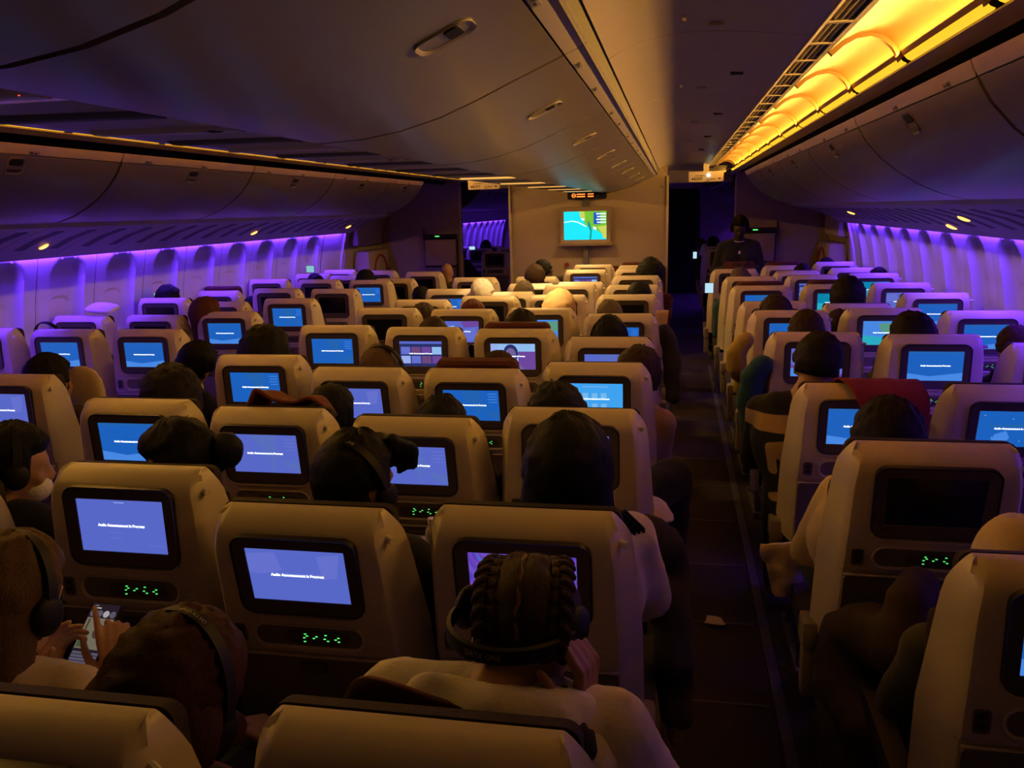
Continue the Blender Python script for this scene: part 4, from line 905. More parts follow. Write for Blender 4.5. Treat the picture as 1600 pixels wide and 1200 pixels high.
# ---- hair, modelled around the skull centre
def skull_r(d): return 1/math.sqrt((d.x/0.077)**2 + (d.y/0.097)**2 + (d.z/0.104)**2)
def hair_mesh(style, seed=0):
    bm = bmesh.new(); NU, NV = 48, 30
    thick = {'short': 0.013, 'crop': 0.007, 'curly': 0.028, 'long': 0.017, 'bun': 0.013, 'wavy': 0.022, 'braids': 0.009, 'puff': 0.034, 'pony': 0.013}[style]
    off = Vector((0, -0.004, 0.012)); rows = []; sv = Vector((seed*3.1, seed*1.7, 0))
    for j in range(1, NV):
        ph = math.pi*j/NV; row = []
        for i in range(NU):
            th = 2*math.pi*i/NU; d = Vector((math.sin(ph)*math.sin(th), math.sin(ph)*math.cos(th), math.cos(ph)))
            face = sstep(0.30, 0.62, d.y)*sstep(0.62, 0.30, d.z)
            nape = sstep(-0.42, -0.66, d.z) if style not in ('long', 'puff', 'wavy') else sstep(-0.75, -0.95, d.z)
            earcut = sstep(0.80, 0.95, abs(d.x))*sstep(-0.05, -0.28, d.z) if style in ('short', 'crop', 'bun', 'pony', 'braids') else 0
            cov = (1-face)*(1-nape)*(1-0.9*earcut); r_ = skull_r(d)
            t = thick*cov - 0.014*(1-cov)
            if style in ('curly', 'puff'): t += cov*(noise.noise(d*7+sv)*0.010 + noise.noise(d*17+sv)*0.006)
            elif style == 'wavy': t += cov*(noise.noise(Vector((d.x*9, d.y*9, d.z*3))+sv)*0.009)
            else: t += cov*(noise.noise(Vector((math.cos(th)*9, math.sin(th)*9, ph*2.5+seed)))*0.0055 + noise.noise(d*4+sv)*0.004 + noise.noise(d*13+sv)*0.003)
            if style in ('short', 'crop') and d.z > 0.5: t += 0.004*noise.noise(d*15+sv)
            if style == 'braids': t -= 0.006*math.exp(-(d.x*r_/0.006)**2)*(1 if d.z > -0.3 else 0)
            row.append(bm.verts.new(off + d*(r_+t)))
        rows.append(row)
    t0 = bm.verts.new(off + Vector((0, 0, skull_r(Vector((0, 0, 1)))+thick))); b0 = bm.verts.new(off - Vector((0, 0, 0.095)))
    for a, b in zip(rows, rows[1:]):
        for i in range(NU): bm.faces.new((a[i], b[i], b[(i+1) % NU], a[(i+1) % NU]))
    for i in range(NU): bm.faces.new((t0, rows[0][i], rows[0][(i+1) % NU])); bm.faces.new((b0, rows[-1][(i+1) % NU], rows[-1][i]))
    if style in ('long', 'wavy', 'puff'):
        secs = []; L = {'long': 0.40, 'wavy': 0.26, 'puff': 0.14}[style]; NS = 14; NA = 44
        for k in range(NS+1):
            z = 0.055 - (L+0.055)*k/NS; u = k/NS
            ax = 0.080+0.030*math.sin(min(1, u*1.5)*math.pi/2) + (0.03 if style == 'puff' else 0)*math.sin(u*math.pi); ay = 0.088 - 0.045*u
            if u > 0.85: ax *= 1-0.25*(u-0.85)/0.15; ay *= 1-0.4*(u-0.85)/0.15
            cy = -0.018 - 0.040*u; sec = []
            for i in range(NA):
                a = 2*math.pi*i/NA; rid = 1 + 0.035*noise.noise(Vector((math.cos(a)*5, math.sin(a)*5, z*(2 if style == 'long' else 9)+seed))) + 0.02*math.sin(a*23+seed)
                yy = math.sin(a)*ay*rid
                if yy > 0.012: yy = 0.012 + (yy-0.012)*0.12
                sec.append((math.cos(a)*ax*rid, cy + yy, z))
            secs.append(sec)
        loft(bm, secs)
    if style in ('bun', 'pony'):
        b2 = bmesh.new(); c_ = Vector((0.0, -0.120, 0.015)) if style == 'bun' else Vector((0.02, -0.13, 0.03))
        bmesh.ops.create_icosphere(b2, subdivisions=3, radius=0.047)
        for v in b2.verts: v.co = c_ + v.co*(1+0.12*noise.noise(v.co*40+sv)) + (Vector((0, -0.03, -0.10))*max(0, -v.co.z/0.047) if style == 'pony' else Vector())
        m_ = bpy.data.meshes.new('t'); b2.to_mesh(m_); b2.free(); bm.from_mesh(m_); bpy.data.meshes.remove(m_)
    me = mesh(bm, 'hair_'+style, 0, True)
    for p in me.polygons: p.use_smooth = True
    me.materials.append(None)
    return me
HAIR = {}
def hair(style, seed=0):
    k = (style, seed % 3)
    if k not in HAIR: HAIR[k] = hair_mesh(style, seed % 3)
    return HAIR[k]
def setm(o, m_): o.material_slots[0].link = 'OBJECT'; o.material_slots[0].material = m_
def dress(root, meshes, pose, skin, hairstyle, haircol, top, bottom, seed=0, hairscale=1.0, yaw=0.0):
    for k, m_ in (('body', SKIN[skin]), ('shirt', CL[top]), ('trousers', CL[bottom])):
        o = link(k, meshes[k], None, root); setm(o, m_)
    if hairstyle:
        h = link('hair', hair(hairstyle, seed), None, root, pose['head']); h.rotation_euler = (pose['headrot'].to_euler().x, 0, yaw); h.scale = (hairscale,)*3; setm(h, HAIRM[haircol])
        return h
import time as _t
def sitter(key, x, yh, ztop, label, sex='m', skin='tan', hs='short', hc='black', top='charcoal', bottom='denim', hairscale=1.0, yaw=0.0):
    """a passenger of a template pose whose head is at (x, yh) and whose hair tops out at ztop"""
    sx, yt, zt, a, yp = SEATPOS.get(key, (x, yh-0.14, 1.2, 0.3, yh+0.1))
    deg = math.degrees(a); ln = 4 if deg < 3.5 else (8 if deg < 8 else 12)
    f = (yh+0.05)/yh; x, yh, ztop = x*f, yh+0.05, 1.8+(ztop-1.8)*f
    me, pose = TPL[sex, ln]; zroot = 0.478
    htop = pose['head'][2] + 0.125; s = max(0.86, min(1.10, (ztop-zroot)/htop))
    roll = math.atan2(x-sx, 0.62); roll = max(-0.45, min(0.45, roll))
    hx = math.sin(roll)*pose['head'][2]*s
    r = tag(empty('person', (x-hx, yh - pose['head'][1]*s, zroot), (0, roll, 0)), label, 'person')
    r.scale = (s, s, s)
    dress(r, me, pose, skin, hs, hc, top, bottom, seed=len(label), hairscale=hairscale, yaw=yaw)
    return r
PEOPLE = [
 ('F2', -0.75, 2.58, 1.191, 'person with round black hair just above a third-row seat, middle block', 'm', 'tan', 'short', 'black', 'charcoal'),
 ('G2', -0.36, 2.59, 1.244, 'person with cropped black hair in front of the sky blue icon screen', 'm', 'brown', 'curly', 'black', 'black'),
 ('E2', -1.21, 2.75, 1.165, 'person in a black hood leaning beside the orange blanket', 'm', 'tan', 'wavy', 'black', 'black'),
 ('D2', -1.75, 2.62, 1.279, 'person with dark round hair in front of a plain blue screen, left aisle', 'm', 'tan', 'curly', 'darkbrown', 'brown'),
 ('C3', -2.26, 3.60, 1.283, 'person in black with bare neck leaning into the left aisle', 'm', 'tan', 'short', 'black', 'black'),
 ('D3', -1.83, 3.50, 1.284, 'person with black hair below the lit green remote, left side of middle block', 'm', 'tan', 'curly', 'black', 'charcoal'),
 ('E3', -1.25, 3.38, 1.241, 'person with dark blonde hair and a black headband across it', 'f', 'light', 'short', 'dirtyblonde', 'charcoal'),
 ('F3', -0.73, 3.39, 1.218, 'person with brown hair beside a raised maroon headrest, fourth row', 'm', 'tan', 'short', 'brown', 'brown'),
 ('G3', -0.15, 3.46, 1.237, 'person with tousled brown hair leaning toward the aisle in a beige top', 'm', 'tan', 'curly', 'brown', 'beige'),
 ('G4', -0.32, 4.21, 1.263, 'person with smooth black hair and pale hairclip on the aisle', 'f', 'tan', 'short', 'black', 'charcoal'),
 ('F4', -0.79, 4.31, 1.282, 'person with dark hair above the raised maroon headrest, fifth row', 'm', 'tan', 'short', 'darkbrown', 'brown'),
 ('E4', -1.28, 4.33, 1.239, 'person with brown hair behind the thumbnail menu screen', 'm', 'tan', 'short', 'brown', 'charcoal'),
 ('E5', -1.26, 5.16, 1.245, 'person with dyed red hair in the middle block', 'f', 'light', 'short', 'red', 'charcoal'),
 ('D5', -1.64, 5.30, 1.224, 'person with olive brown hair and a mint collar leaning right', 'm', 'tan', 'short', 'brown', 'mint'),
 ('F5', -0.71, 5.17, 1.293, 'person with long golden blonde hair glowing under a reading light', 'f', 'light', 'long', 'blonde', 'cream'),
 ('G5', -0.38, 5.06, 1.259, 'person with short sandy grey hair near the aisle, middle block', 'm', 'light', 'crop', 'grey', 'charcoal'),
 ('G6', -0.25, 6.00, 1.280, 'person with black hair and burgundy top beside the right aisle', 'f', 'tan', 'short', 'black', 'burgundy'),
 ('G8', -0.22, 7.57, 1.329, 'person with big dark hair by the right aisle near the bulkhead', 'm', 'dark', 'curly', 'black', 'burgundy'),
 ('E6', -1.48, 6.45, 1.308, 'person with white hair and mint collar lit from above', 'm', 'light', 'short', 'white', 'mint'),
 ('E7', -1.20, 6.68, 1.235, 'person with ash brown hair in the bright middle rows', 'm', 'light', 'short', 'grey', 'charcoal'),
 ('E8', -1.22, 7.38, 1.316, 'person with short brown hair beside a blue screen near the bulkhead', 'm', 'tan', 'short', 'brown', 'charcoal'),
 ('F10', -1.37, 8.92, 1.343, 'person with black hair silhouetted against the tan bulkhead', 'm', 'dark', 'short', 'black', 'black'),
 ('D7', -2.12, 6.93, 1.241, 'person with dark hair seen between two seat backs at the left aisle', 'm', 'tan', 'short', 'black', 'black'),
 ('D9', -2.50, 9.10, 1.250, 'balding person in a plaid shirt before the left partition', 'm', 'tan', None, 'black', 'olive'),
 ('C5', -2.98, 4.95, 1.315, 'person with full auburn hair in the left block', 'f', 'light', 'wavy', 'auburn', 'brown'),
 ('B7', -3.50, 6.55, 1.200, 'person with black hair beside a raised headrest, left block', 'm', 'tan', 'short', 'black', 'black'),
 ('C6', -2.97, 5.88, 1.202, 'person with dark hair and bare ear leaning left of a map screen', 'm', 'tan', 'short', 'black', 'black'),
 ('A6', -3.83, 5.84, 1.304, 'person with dark cropped hair by the left windows', 'm', 'dark', 'short', 'black', 'navy'),
 ('B4', -3.54, 4.18, 1.239, 'person with black hair and headphones behind a violet lit seat', 'm', 'tan', 'short', 'black', 'black'),
 ('C3b', -2.51, 2.94, 1.273, 'person with black hair low beside the nearest seat of the left block', 'm', 'tan', 'short', 'black', 'charcoal'),
 ('A5', -3.50, 5.05, 1.200, 'person in a maroon hood by the left windows', 'm', 'tan', 'wavy', 'darkbrown', 'burgundy'),
 ('B9', -3.72, 8.35, 1.262, 'person with dark tied hair by the far left windows', 'f', 'dark', 'pony', 'black', 'black'),
 ('C9', -2.86, 7.55, 1.305, 'person with black round hair near the left exit', 'm', 'tan', 'short', 'black', 'black'),
 ('B11', -3.75, 9.25, 1.195, 'person with red hair near the left exit', 'f', 'light', 'short', 'red', 'charcoal'),
 ('H3', 0.63, 4.21, 1.292, 'person with cropped grey brown hair on the right aisle', 'm', 'tan', 'crop', 'brown', 'navy'),
 ('J4', 0.95, 5.07, 1.210, 'person with brown hair seen between two seats of the right block', 'm', 'tan', 'short', 'brown', 'brown'),
 ('J3', 1.09, 4.13, 1.273, 'person with reddish dark hair in a lime green top', 'f', 'tan', 'curly', 'darkbrown', 'lime'),
 ('K3', 1.52, 4.09, 1.243, 'person with cropped hair tinted pink by the wall light', 'm', 'tan', 'crop', 'ginger', 'navy'),
 ('J5', 1.10, 5.71, 1.308, 'person with curly dark hair in the middle of the right block', 'm', 'tan', 'curly', 'darkbrown', 'charcoal'),
 ('H4', 0.57, 4.96, 1.286, 'person with brown hair wearing a black headband, right aisle', 'm', 'tan', 'short', 'brown', 'yellow'),
 ('H7', 0.54, 7.26, 1.285, 'person with thin fair hair on the right aisle near the front', 'm', 'light', 'crop', 'grey', 'teal'),
 ('K8', 1.80, 8.10, 1.226, 'person with dark hair against the far right windows', 'm', 'dark', 'short', 'black', 'charcoal'),
 ('J8', 1.20, 8.47, 1.222, 'person with black hair in the front of the right block', 'm', 'tan', 'short', 'black', 'black'),
 ('K9', 1.58, 9.39, 1.217, 'person with dark hair in the last seat before the right exit', 'm', 'dark', 'short', 'black', 'black'),
 ('C20', -3.35, 12.5, 1.300, 'person with dark hair beyond the left opening, nearer one', 'm', 'dark', 'short', 'black', 'black'),
 ('C21', -3.06, 13.6, 1.320, 'person with dark hair beyond the left opening, farther one', 'm', 'dark', 'short', 'black', 'black'),
 ('H21', 0.56, 12.9, 1.338, 'person with dark hair beyond the bulkhead by the right aisle', 'm', 'dark', 'short', 'black', 'black'),
 ('H22', 0.42, 13.75, 1.306, 'person with light brown hair beyond the bulkhead by the right aisle', 'm', 'light', 'short', 'brown', 'charcoal'),
]
for i, p in enumerate(PEOPLE): sitter(*p, yaw=0.25*math.sin(i*2.3), hairscale=1.16 if p[0] in ('F2', 'F5', 'G8', 'D3') else 1.04)
# ------------------------------------------------------------------ the nearer passengers, each posed on its own
def person(label, hip, head, tilt=0.1, hyaw=0.0, roll=0.0, skin='tan', hs='short', hc='black', top='black', bottom='denim', voxel=0.010, hscale=1.0, seed=0, neck=None, zroot=0.478, w_=1.0, hairyaw=None, **over):
    """over: joints in world metres (shL, shR, elL, ...), handL / handR dictionaries, sleeve"""
    root = Vector((hip[0], hip[1], zroot)); P = seated_pose(6, w_)
    HR = (Matrix.Rotation(hyaw, 3, 'Z') @ Matrix.Rotation(roll, 3, 'Y') @ Matrix.Rotation(-tilt, 3, 'X'))
    hd = Vector(head) - root; nk = (Vector(neck) - root) if neck else hd + HR @ Vector((0, -0.030, -0.118)) - Vector((0, 0, 0.01))
    hp = Vector((0, 0, 0.10))
    P['head'] = hd; P['headrot'] = HR; P['neck'] = nk
    sh = nk - Vector((0, 0.0, 0.045))
    P['hip'] = hp; P['waist'] = hp.lerp(sh, 0.40) + Vector((0, -0.02, 0)); P['chest'] = hp.lerp(sh, 0.74) + Vector((0, -0.01, 0)); P['should'] = sh
    for s, sx in (('L', -1), ('R', 1)):
        P['sh'+s] = sh + Vector((sx*0.160*w_, 0, -0.012)); P['el'+s] = P['sh'+s] + Vector((sx*0.05, 0.12, -0.26))
    for k, v in over.items():
        P[k] = (Vector(v) - root) if k[:2] in ('sh', 'el', 'ha', 'kn', 'an') and k not in ('handL', 'handR') and not isinstance(v, (int, float)) else v
    me = body_meshes(P, voxel, 0.0045)
    r = tag(empty('person', root), label, 'person')
    for k, m_ in (('body', SKIN[skin]), ('shirt', CL[top]), ('trousers', CL[bottom])): setm(link(k, me[k], None, r), m_)
    h = None
    if hs:
        h = link('hair', hair(hs, seed), None, r, hd); h.rotation_euler = HR.to_euler(); h.scale = (hscale,)*3; setm(h, HAIRM[hc])
        if hairyaw is not None: h.rotation_euler = (Matrix.Rotation(hairyaw, 3, 'Z') @ HR).to_euler()
    return r, P, HR, h, me
def headphones(label, c, HR, tilt, roll=0.0, text=None, flip=False, r=0.100, flat=1.0):
    t = tag(empty('headphones', c), label, 'headphones')
    Rm = HR @ Matrix.Rotation(roll, 3, 'Y') @ Matrix.Rotation(tilt, 3, 'X')
    if flip: Rm = Rm @ Matrix.Rotation(math.pi, 3, 'Z')
    t.rotation_euler = Rm.to_euler()
    bm = bmesh.new(); secs = []
    for i in range(29):
        a = math.radians(-98 + 196*i/28); n_ = Vector((math.sin(a), 0, math.cos(a))); p = Vector((n_.x*r*0.94, 0, n_.z*r*1.18*flat))
        w2 = 0.013; secs.append([tuple(p + Vector((0, w2, 0))), tuple(p + n_*0.006 + Vector((0, w2*0.8, 0))), tuple(p + n_*0.006 - Vector((0, w2*0.8, 0))), tuple(p - Vector((0, w2, 0)))])
    loft(bm, secs); link('headband', mesh(bm, 'headband', 40), M['black'], t)
    for sx in (-1, 1):
        bm = bmesh.new(); ell(bm, Vector((sx*(r*0.94-0.004), 0, -0.018)), (0.017, 0.034, 0.038)); link('ear_cup', mesh(bm, 'ear_cup', 0), M['black'], t)
        for f in bpy.data.objects[-1:]: pass
    if text:
        tm = text_mesh(text, 0.0115, 'headband_lettering', 0.0002, 0.0002)
        for v in tm.vertices:
            a = v.co.x/(r*1.06); y_ = v.co.y; ex = v.co.z
            n_ = Vector((math.sin(a), 0, math.cos(a))); v.co = Vector((n_.x*(r*0.94+0.0066), y_, n_.z*(r*1.18*flat+0.0066)))
        tm.materials.append(M['letter']); link('headband_lettering', tm, None, t)
    return t
M['letter'] = mat('lettering_pale', (0.55, 0.52, 0.48), 0.5)

# girl with braids in the middle block, hand at her headphones
HRb = None
r1, P1, HRb, h1, me1 = person('person with dark braids and pale hoodie holding a hand to headphones, nearest row', (-0.28, 1.12), (-0.214, 1.150, 1.164), 0.62, 0.08, 0.0, 'tan', 'braids', 'brown', 'white', 'denim', 0.009, 1.0, 1, neck=(-0.240, 1.055, 1.110),
    shL=(-0.405, 1.085, 1.075), shR=(-0.085, 1.075, 1.060), elL=(-0.47, 1.20, 0.82), elR=(0.005, 1.16, 0.87), haL=(-0.36, 1.42, 0.72), haR=(-0.120, 1.085, 1.078), sleeve=0.74,
    handR={'along': (0.05, 0.0, 1.0), 'palm': (-1.0, 0.35, 0.10), 'side': 1, 'curls': (0.85, 0.95, 1.05, 1.15), 'thumb': 0.9, 'scale': 0.92})
# folded hood behind the neck
bm = Lump(); cap_chain(bm, [(-0.375, 1.085, 1.095), (-0.330, 1.022, 1.118), (-0.235, 1.005, 1.120), (-0.150, 1.025, 1.108), (-0.100, 1.085, 1.085)], [0.034, 0.044, 0.046, 0.044, 0.034])
cap_chain(bm, [(-0.36, 1.020, 1.060), (-0.23, 1.005, 1.055), (-0.11, 1.020, 1.050)], [0.048, 0.052, 0.048])
hm = fuse(bm, 0.010, 3, 'hood')
ruffle(hm, lambda c: noise.noise(Vector((c.x*9, c.y*30, c.z*34)))*0.007)
for v in hm.vertices: v.co -= r1.location
o = link('hood', hm, CL['white'], r1)
# center parting and two braids
bm = bmesh.new(); pts = []
for i in range(22):
    a = math.radians(-35 + 150*i/21); d = Vector((0.05*math.sin(i*1.7)*(0.3+i/40)-0.004*i, -math.sin(a), math.cos(a))); pts.append(Vector((0, -0.004, 0.012)) + d*(skull_r(d.normalized())+0.0062))
loft(bm, [[tuple(p+Vector((-0.0032, 0, 0))), tuple(p+Vector((0, 0, 0.0))+p.normalized()*0.0006), tuple(p+Vector((0.0032, 0, 0))), tuple(p-p.normalized()*0.004)] for p in pts])
o = link('parting', mesh(bm, 'parting', 0), SKIN['brown'], r1, P1['head']); o.rotation_euler = HRb.to_euler()
for sx in (-1, 1):
    bm = bmesh.new(); n_ = 20
    for i in range(n_):
        u = i/(n_-1); a = math.radians(-18 + 140*u)
        d = Vector((sx*(0.40+0.22*math.sin(u*2.6)), -math.sin(a), math.cos(a))).normalized(); p = Vector((0, -0.004, 0.012)) + d*(skull_r(d)+0.013)
        for q in (-1, 1):
            c_ = p + Vector((q*0.0085, 0, 0)) + d*(0.003 if (i+q) % 2 else -0.001)
            rot = Matrix.Rotation(q*0.7, 3, d) @ d.to_track_quat('Z', 'Y').to_matrix()
            ell(bm, c_, (0.0085, 0.0150, 0.0085), rot, 2)
    for i in range(7):
        p = Vector((sx*(0.052+0.004*i), -0.075+0.004*i, -0.085-0.017*i))
        for q in (-1, 1): ell(bm, p + Vector((q*0.007, 0, 0)), (0.0085, 0.0085, 0.0130), Matrix.Rotation(q*0.6, 3, 'Y'), 2)
    o = link('braid', mesh(bm, 'braid', 0), HAIRM['brown'], r1, P1['head']); o.rotation_euler = HRb.to_euler()
headphones('black headphones lettered on the band behind the braided head', Vector((-0.226, 1.130, 1.196)), Matrix.Rotation(-0.22, 3, 'Z'), 1.50, 0.02, 'ORYX ONE', False, 0.099, 0.98)

# red haired person, head bowed, in the nearest row
r2, P2, HR2, h2, _ = person('person with loose ginger hair bowed beside the lit phone, nearest row', (-0.82, 1.13), (-0.800, 1.110, 1.035), 0.50, -0.2, 0.15, 'light', 'puff', 'ginger', 'burgundy', 'black', 0.010, 0.98, 2, elL=(-1.04, 1.28, 0.80), haL=(-0.93, 1.50, 0.70))
headphones('black headphones with pale lettering slanting over ginger hair', Vector((-0.800, 1.115, 1.035)), Matrix.Rotation(-0.25, 3, 'Z'), -0.12, 0.30, 'ORYX ONE', True, 0.119, 1.02)
bm = Lump(); cap_chain(bm, [(-0.98, 1.04, 0.945), (-0.92, 1.0, 0.955), (-0.80, 0.985, 0.955), (-0.68, 1.01, 0.935)], [0.045, 0.055, 0.055, 0.045]); hm = fuse(bm, 0.011, 2, 'scarf')
for v in hm.vertices: v.co -= r2.location
link('scarf', hm, CL['black'], r2)
# long haired passenger with a phone
r3, P3, HR3, h3, _ = person('person with long dark blonde hair at the picture edge using a phone', (-1.27, 1.18), (-1.225, 1.255, 1.105), 0.35, -0.1, 0.0, 'light', 'long', 'dirtyblonde', 'cream', 'black', 0.010, 1.0, 0,
    shL=(-1.40, 1.20, 0.94), shR=(-1.08, 1.20, 0.94), elL=(-1.40, 1.27, 0.76), elR=(-1.04, 1.24, 0.75), haL=(-1.262, 1.330, 0.865), haR=(-1.105, 1.365, 0.880), sleeve=0.62,
    handL={'along': (0.14, 0.42, 0.80), 'palm': (0.95, -0.1, -0.1), 'side': -1, 'curls': (0.35, 0.5, 0.6, 0.7), 'thumb': 0.7, 'scale': 0.92}, handR={'along': (-0.25, 0.35, 0.85), 'palm': (-0.55, 0.75, -0.2), 'side': 1, 'curls': (0.15, 0.75, 0.9, 1.0), 'thumb': 0.8, 'scale': 0.92})
headphones('black headphones over the long dark blonde hair', Vector((-1.225, 1.250, 1.105)), HR3, 0.05, 0.0, None, False, 0.108)
ph = tag(empty('smartphone', (-1.183, 1.405, 0.945)), 'lit smartphone held between two hands, photo feed on screen', 'phone'); ph.rotation_euler = (math.radians(-48), 0.0, math.radians(-4))
bm = bmesh.new(); plate(bm, rr(0.074, 0.154, 0.010, 4), -0.0045, 0.0045, 0, 0.001); link('case', mesh(bm, 'case'), M['black'], ph)
PHM = [emat('phone_black', (0.012, 0.008, 0.016), 1.0), emat('phone_photo', (0.15, 0.13, 0.09), 1.0), emat('phone_white', (0.36, 0.34, 0.36), 1.0), emat('phone_green', (0.05, 0.07, 0.03), 1.0), emat('phone_grey', (0.09, 0.08, 0.12), 1.0), emat('phone_brown', (0.05, 0.03, 0.02), 1.0)]
bm = bmesh.new(); PW, PHh = 0.068, 0.147
def PQ(mi_, u0, v0, u1, v1, k): poly(bm, [(-PW/2+PW*u0, PHh/2-PHh*v0), (-PW/2+PW*u1, PHh/2-PHh*v0), (-PW/2+PW*u1, PHh/2-PHh*v1), (-PW/2+PW*u0, PHh/2-PHh*v1)], -0.0048-0.0001*k, mi_)
def PC(mi_, u, v, r_, k): poly(bm, [(-PW/2+PW*u+r_*math.cos(i*math.pi/6), PHh/2-PHh*v+r_*math.sin(i*math.pi/6)) for i in range(12)], -0.0048-0.0001*k, mi_)
PQ(0, 0, 0, 1, 1, 0); PQ(1, 0.02, 0.21, 0.98, 0.66, 1); PQ(4, 0.04, 0.70, 0.96, 0.90, 1); PQ(2, 0.06, 0.055, 0.36, 0.075, 2); PQ(2, 0.12, 0.025, 0.22, 0.033, 2); PQ(2, 0.30, 0.965, 0.70, 0.972, 2)
for i in range(4): PC(2 if i == 2 else 4, 0.14+0.24*i, 0.145, 0.0075, 2); PQ(0, 0.04, 0.735+0.045*i, 0.96, 0.745+0.045*i, 2)
PC(5, 0.62, 0.42, 0.013, 2); PC(2, 0.70, 0.40, 0.008, 3); PQ(3, 0.05, 0.42, 0.32, 0.64, 2); PQ(5, 0.10, 0.23, 0.16, 0.4, 2)
link('phone_screen', mesh(bm, 'phone_screen', 0), PHM, ph)

# second row: dark haired passenger with band, long black hair, bun
r4, P4, HR4, h4, _ = person('person with short black hair wearing lettered headphones, second row', (-0.80, 1.93), (-0.755, 1.835, 1.160), 0.15, -0.45, 0.0, 'tan', 'short', 'black', 'black', 'black', 0.012, 1.05, 1)
bm = Lump()
for k_ in range(6): cap_chain(bm, [Vector((-0.045+0.02*k_, 0.060, 0.098)), Vector((-0.04+0.02*k_, 0.112+0.006*(k_ % 3), 0.078)), Vector((-0.03+0.018*k_, 0.128+0.006*(k_ % 2), 0.040)), Vector((-0.025+0.016*k_, 0.122, 0.012+0.012*(k_ % 3)))], [0.026, 0.022, 0.016, 0.007])
fm = fuse(bm, 0.007, 2, 'fringe')
ruffle(fm, lambda c: 0.004*noise.noise(c*45))
o = link('fringe', fm, HAIRM['black'], r4, P4['head']); o.rotation_euler = HR4.to_euler()
headphones('black headphones with faint lettering across short black hair, second row', Vector((-0.755, 1.830, 1.160)), Matrix.Rotation(-0.30, 3, 'Z'), 0.35, 0.10, 'ORYX ONE', False, 0.103)
r5, P5, HR5, h5, _ = person('person with long straight black hair and white sleeve on the aisle, second row', (-0.285, 1.96), (-0.236, 1.850, 1.195), 0.05, 0.0, 0.0, 'tan', 'long', 'black', 'white', 'denim', 0.012, 1.12, 2,
    shR=(-0.095, 1.87, 1.035), elR=(-0.045, 1.98, 0.83), haR=(-0.115, 2.16, 0.715), sleeve=0.93)
for i in range(5):
    bm = bmesh.new(); tube(bm, [(-0.14+0.008*i, 1.78+0.01*i, 1.12), (-0.105+0.010*i, 1.80+0.008*i, 1.075), (-0.090+0.008*i, 1.815+0.005*i, 1.0-0.018*(i % 3))], [0.008, 0.007, 0.002], 6)
    m_ = mesh(bm, 'hair_lock', 0)
    for v in m_.vertices: v.co -= r5.location
    link('hair_lock', m_, HAIRM['black'], r5)
r6, P6, HR6, h6, _ = person('person with black hair tied in a bun to the right, second row', (-1.29, 2.02), (-1.295, 1.945, 1.150), 0.2, 0.0, 0.0, 'tan', 'bun', 'black', 'burgundy', 'black', 0.012, 1.05, 0, hairyaw=1.75)
r7, P7, HR7, h7, _ = person('person with black hair and face mask at the left picture edge', (-1.86, 2.04), (-1.905, 2.040, 1.100), 0.15, -0.75, 0.0, 'tan', 'short', 'black', 'black', 'black', 0.012, 1.05, 2)
headphones('black headphones on the masked passenger at the left picture edge', Vector((-1.905, 2.040, 1.105)), HR7, 0.0, 0.0, None, False, 0.102)
bm = bmesh.new(); ell(bm, Vector((0, 0.052, -0.066)), (0.056, 0.054, 0.048), None, 3); m_ = mesh(bm, 'face_mask', 0); o = link('face_mask', m_, M['white'], r7, P7['head']); o.rotation_euler = HR7.to_euler()
# right block
r8, P8, HR8, h8, _ = person('person with dark hair and white padded jacket, second row, right block', (0.62, 2.44), (0.590, 2.400, 1.130), 0.1, 0.0, 0.0, 'tan', 'short', 'darkbrown', 'cream', 'black', 0.012, 1.10, 0,
    shL=(0.475, 2.43, 0.965), elL=(0.405, 2.52, 0.76), haL=(0.50, 2.74, 0.68), sleeve=0.95, w_=1.1)
r9, P9, HR9, h9, me9 = person('person in black jacket with beige stripes leaning into the right aisle', (0.56, 3.24), (0.545, 3.335, 1.180), 0.25, -0.2, 0.1, 'tan', 'short', 'darkbrown', 'black', 'black', 0.010, 1.05, 1, neck=(0.490, 3.300, 1.050),
    shL=(0.345, 3.34, 0.995), shR=(0.635, 3.30, 1.0), elL=(0.330, 3.48, 0.76), haL=(0.42, 3.66, 0.72), w_=1.08)
sm = r9.children
def seg_d(x_, z_, ax, az, bx, bz):
    t_ = max(0, min(1, ((x_-ax)*(bx-ax)+(z_-az)*(bz-az))/((bx-ax)**2+(bz-az)**2))); return math.hypot(x_-ax-t_*(bx-ax), z_-az-t_*(bz-az))
jm = mat('striped_jacket', (0.010, 0.010, 0.012), 0.92); nt_ = jm.node_tree
at_ = nt_.nodes.new('ShaderNodeAttribute'); at_.attribute_name = 'stripe'; mr_ = nt_.nodes.new('ShaderNodeMapRange'); mr_.inputs['From Min'].default_value = -0.0015; mr_.inputs['From Max'].default_value = 0.0015
mx_ = nt_.nodes.new('ShaderNodeMix'); mx_.data_type = 'RGBA'; mx_.inputs['A'].default_value = (0.40, 0.28, 0.14, 1); mx_.inputs['B'].default_value = (0.010, 0.010, 0.012, 1)
nt_.links.new(at_.outputs['Fac'], mr_.inputs['Value']); nt_.links.new(mr_.outputs['Result'], mx_.inputs['Factor']); nt_.links.new(mx_.outputs['Result'], nt_.nodes['Principled BSDF'].inputs['Base Color'])
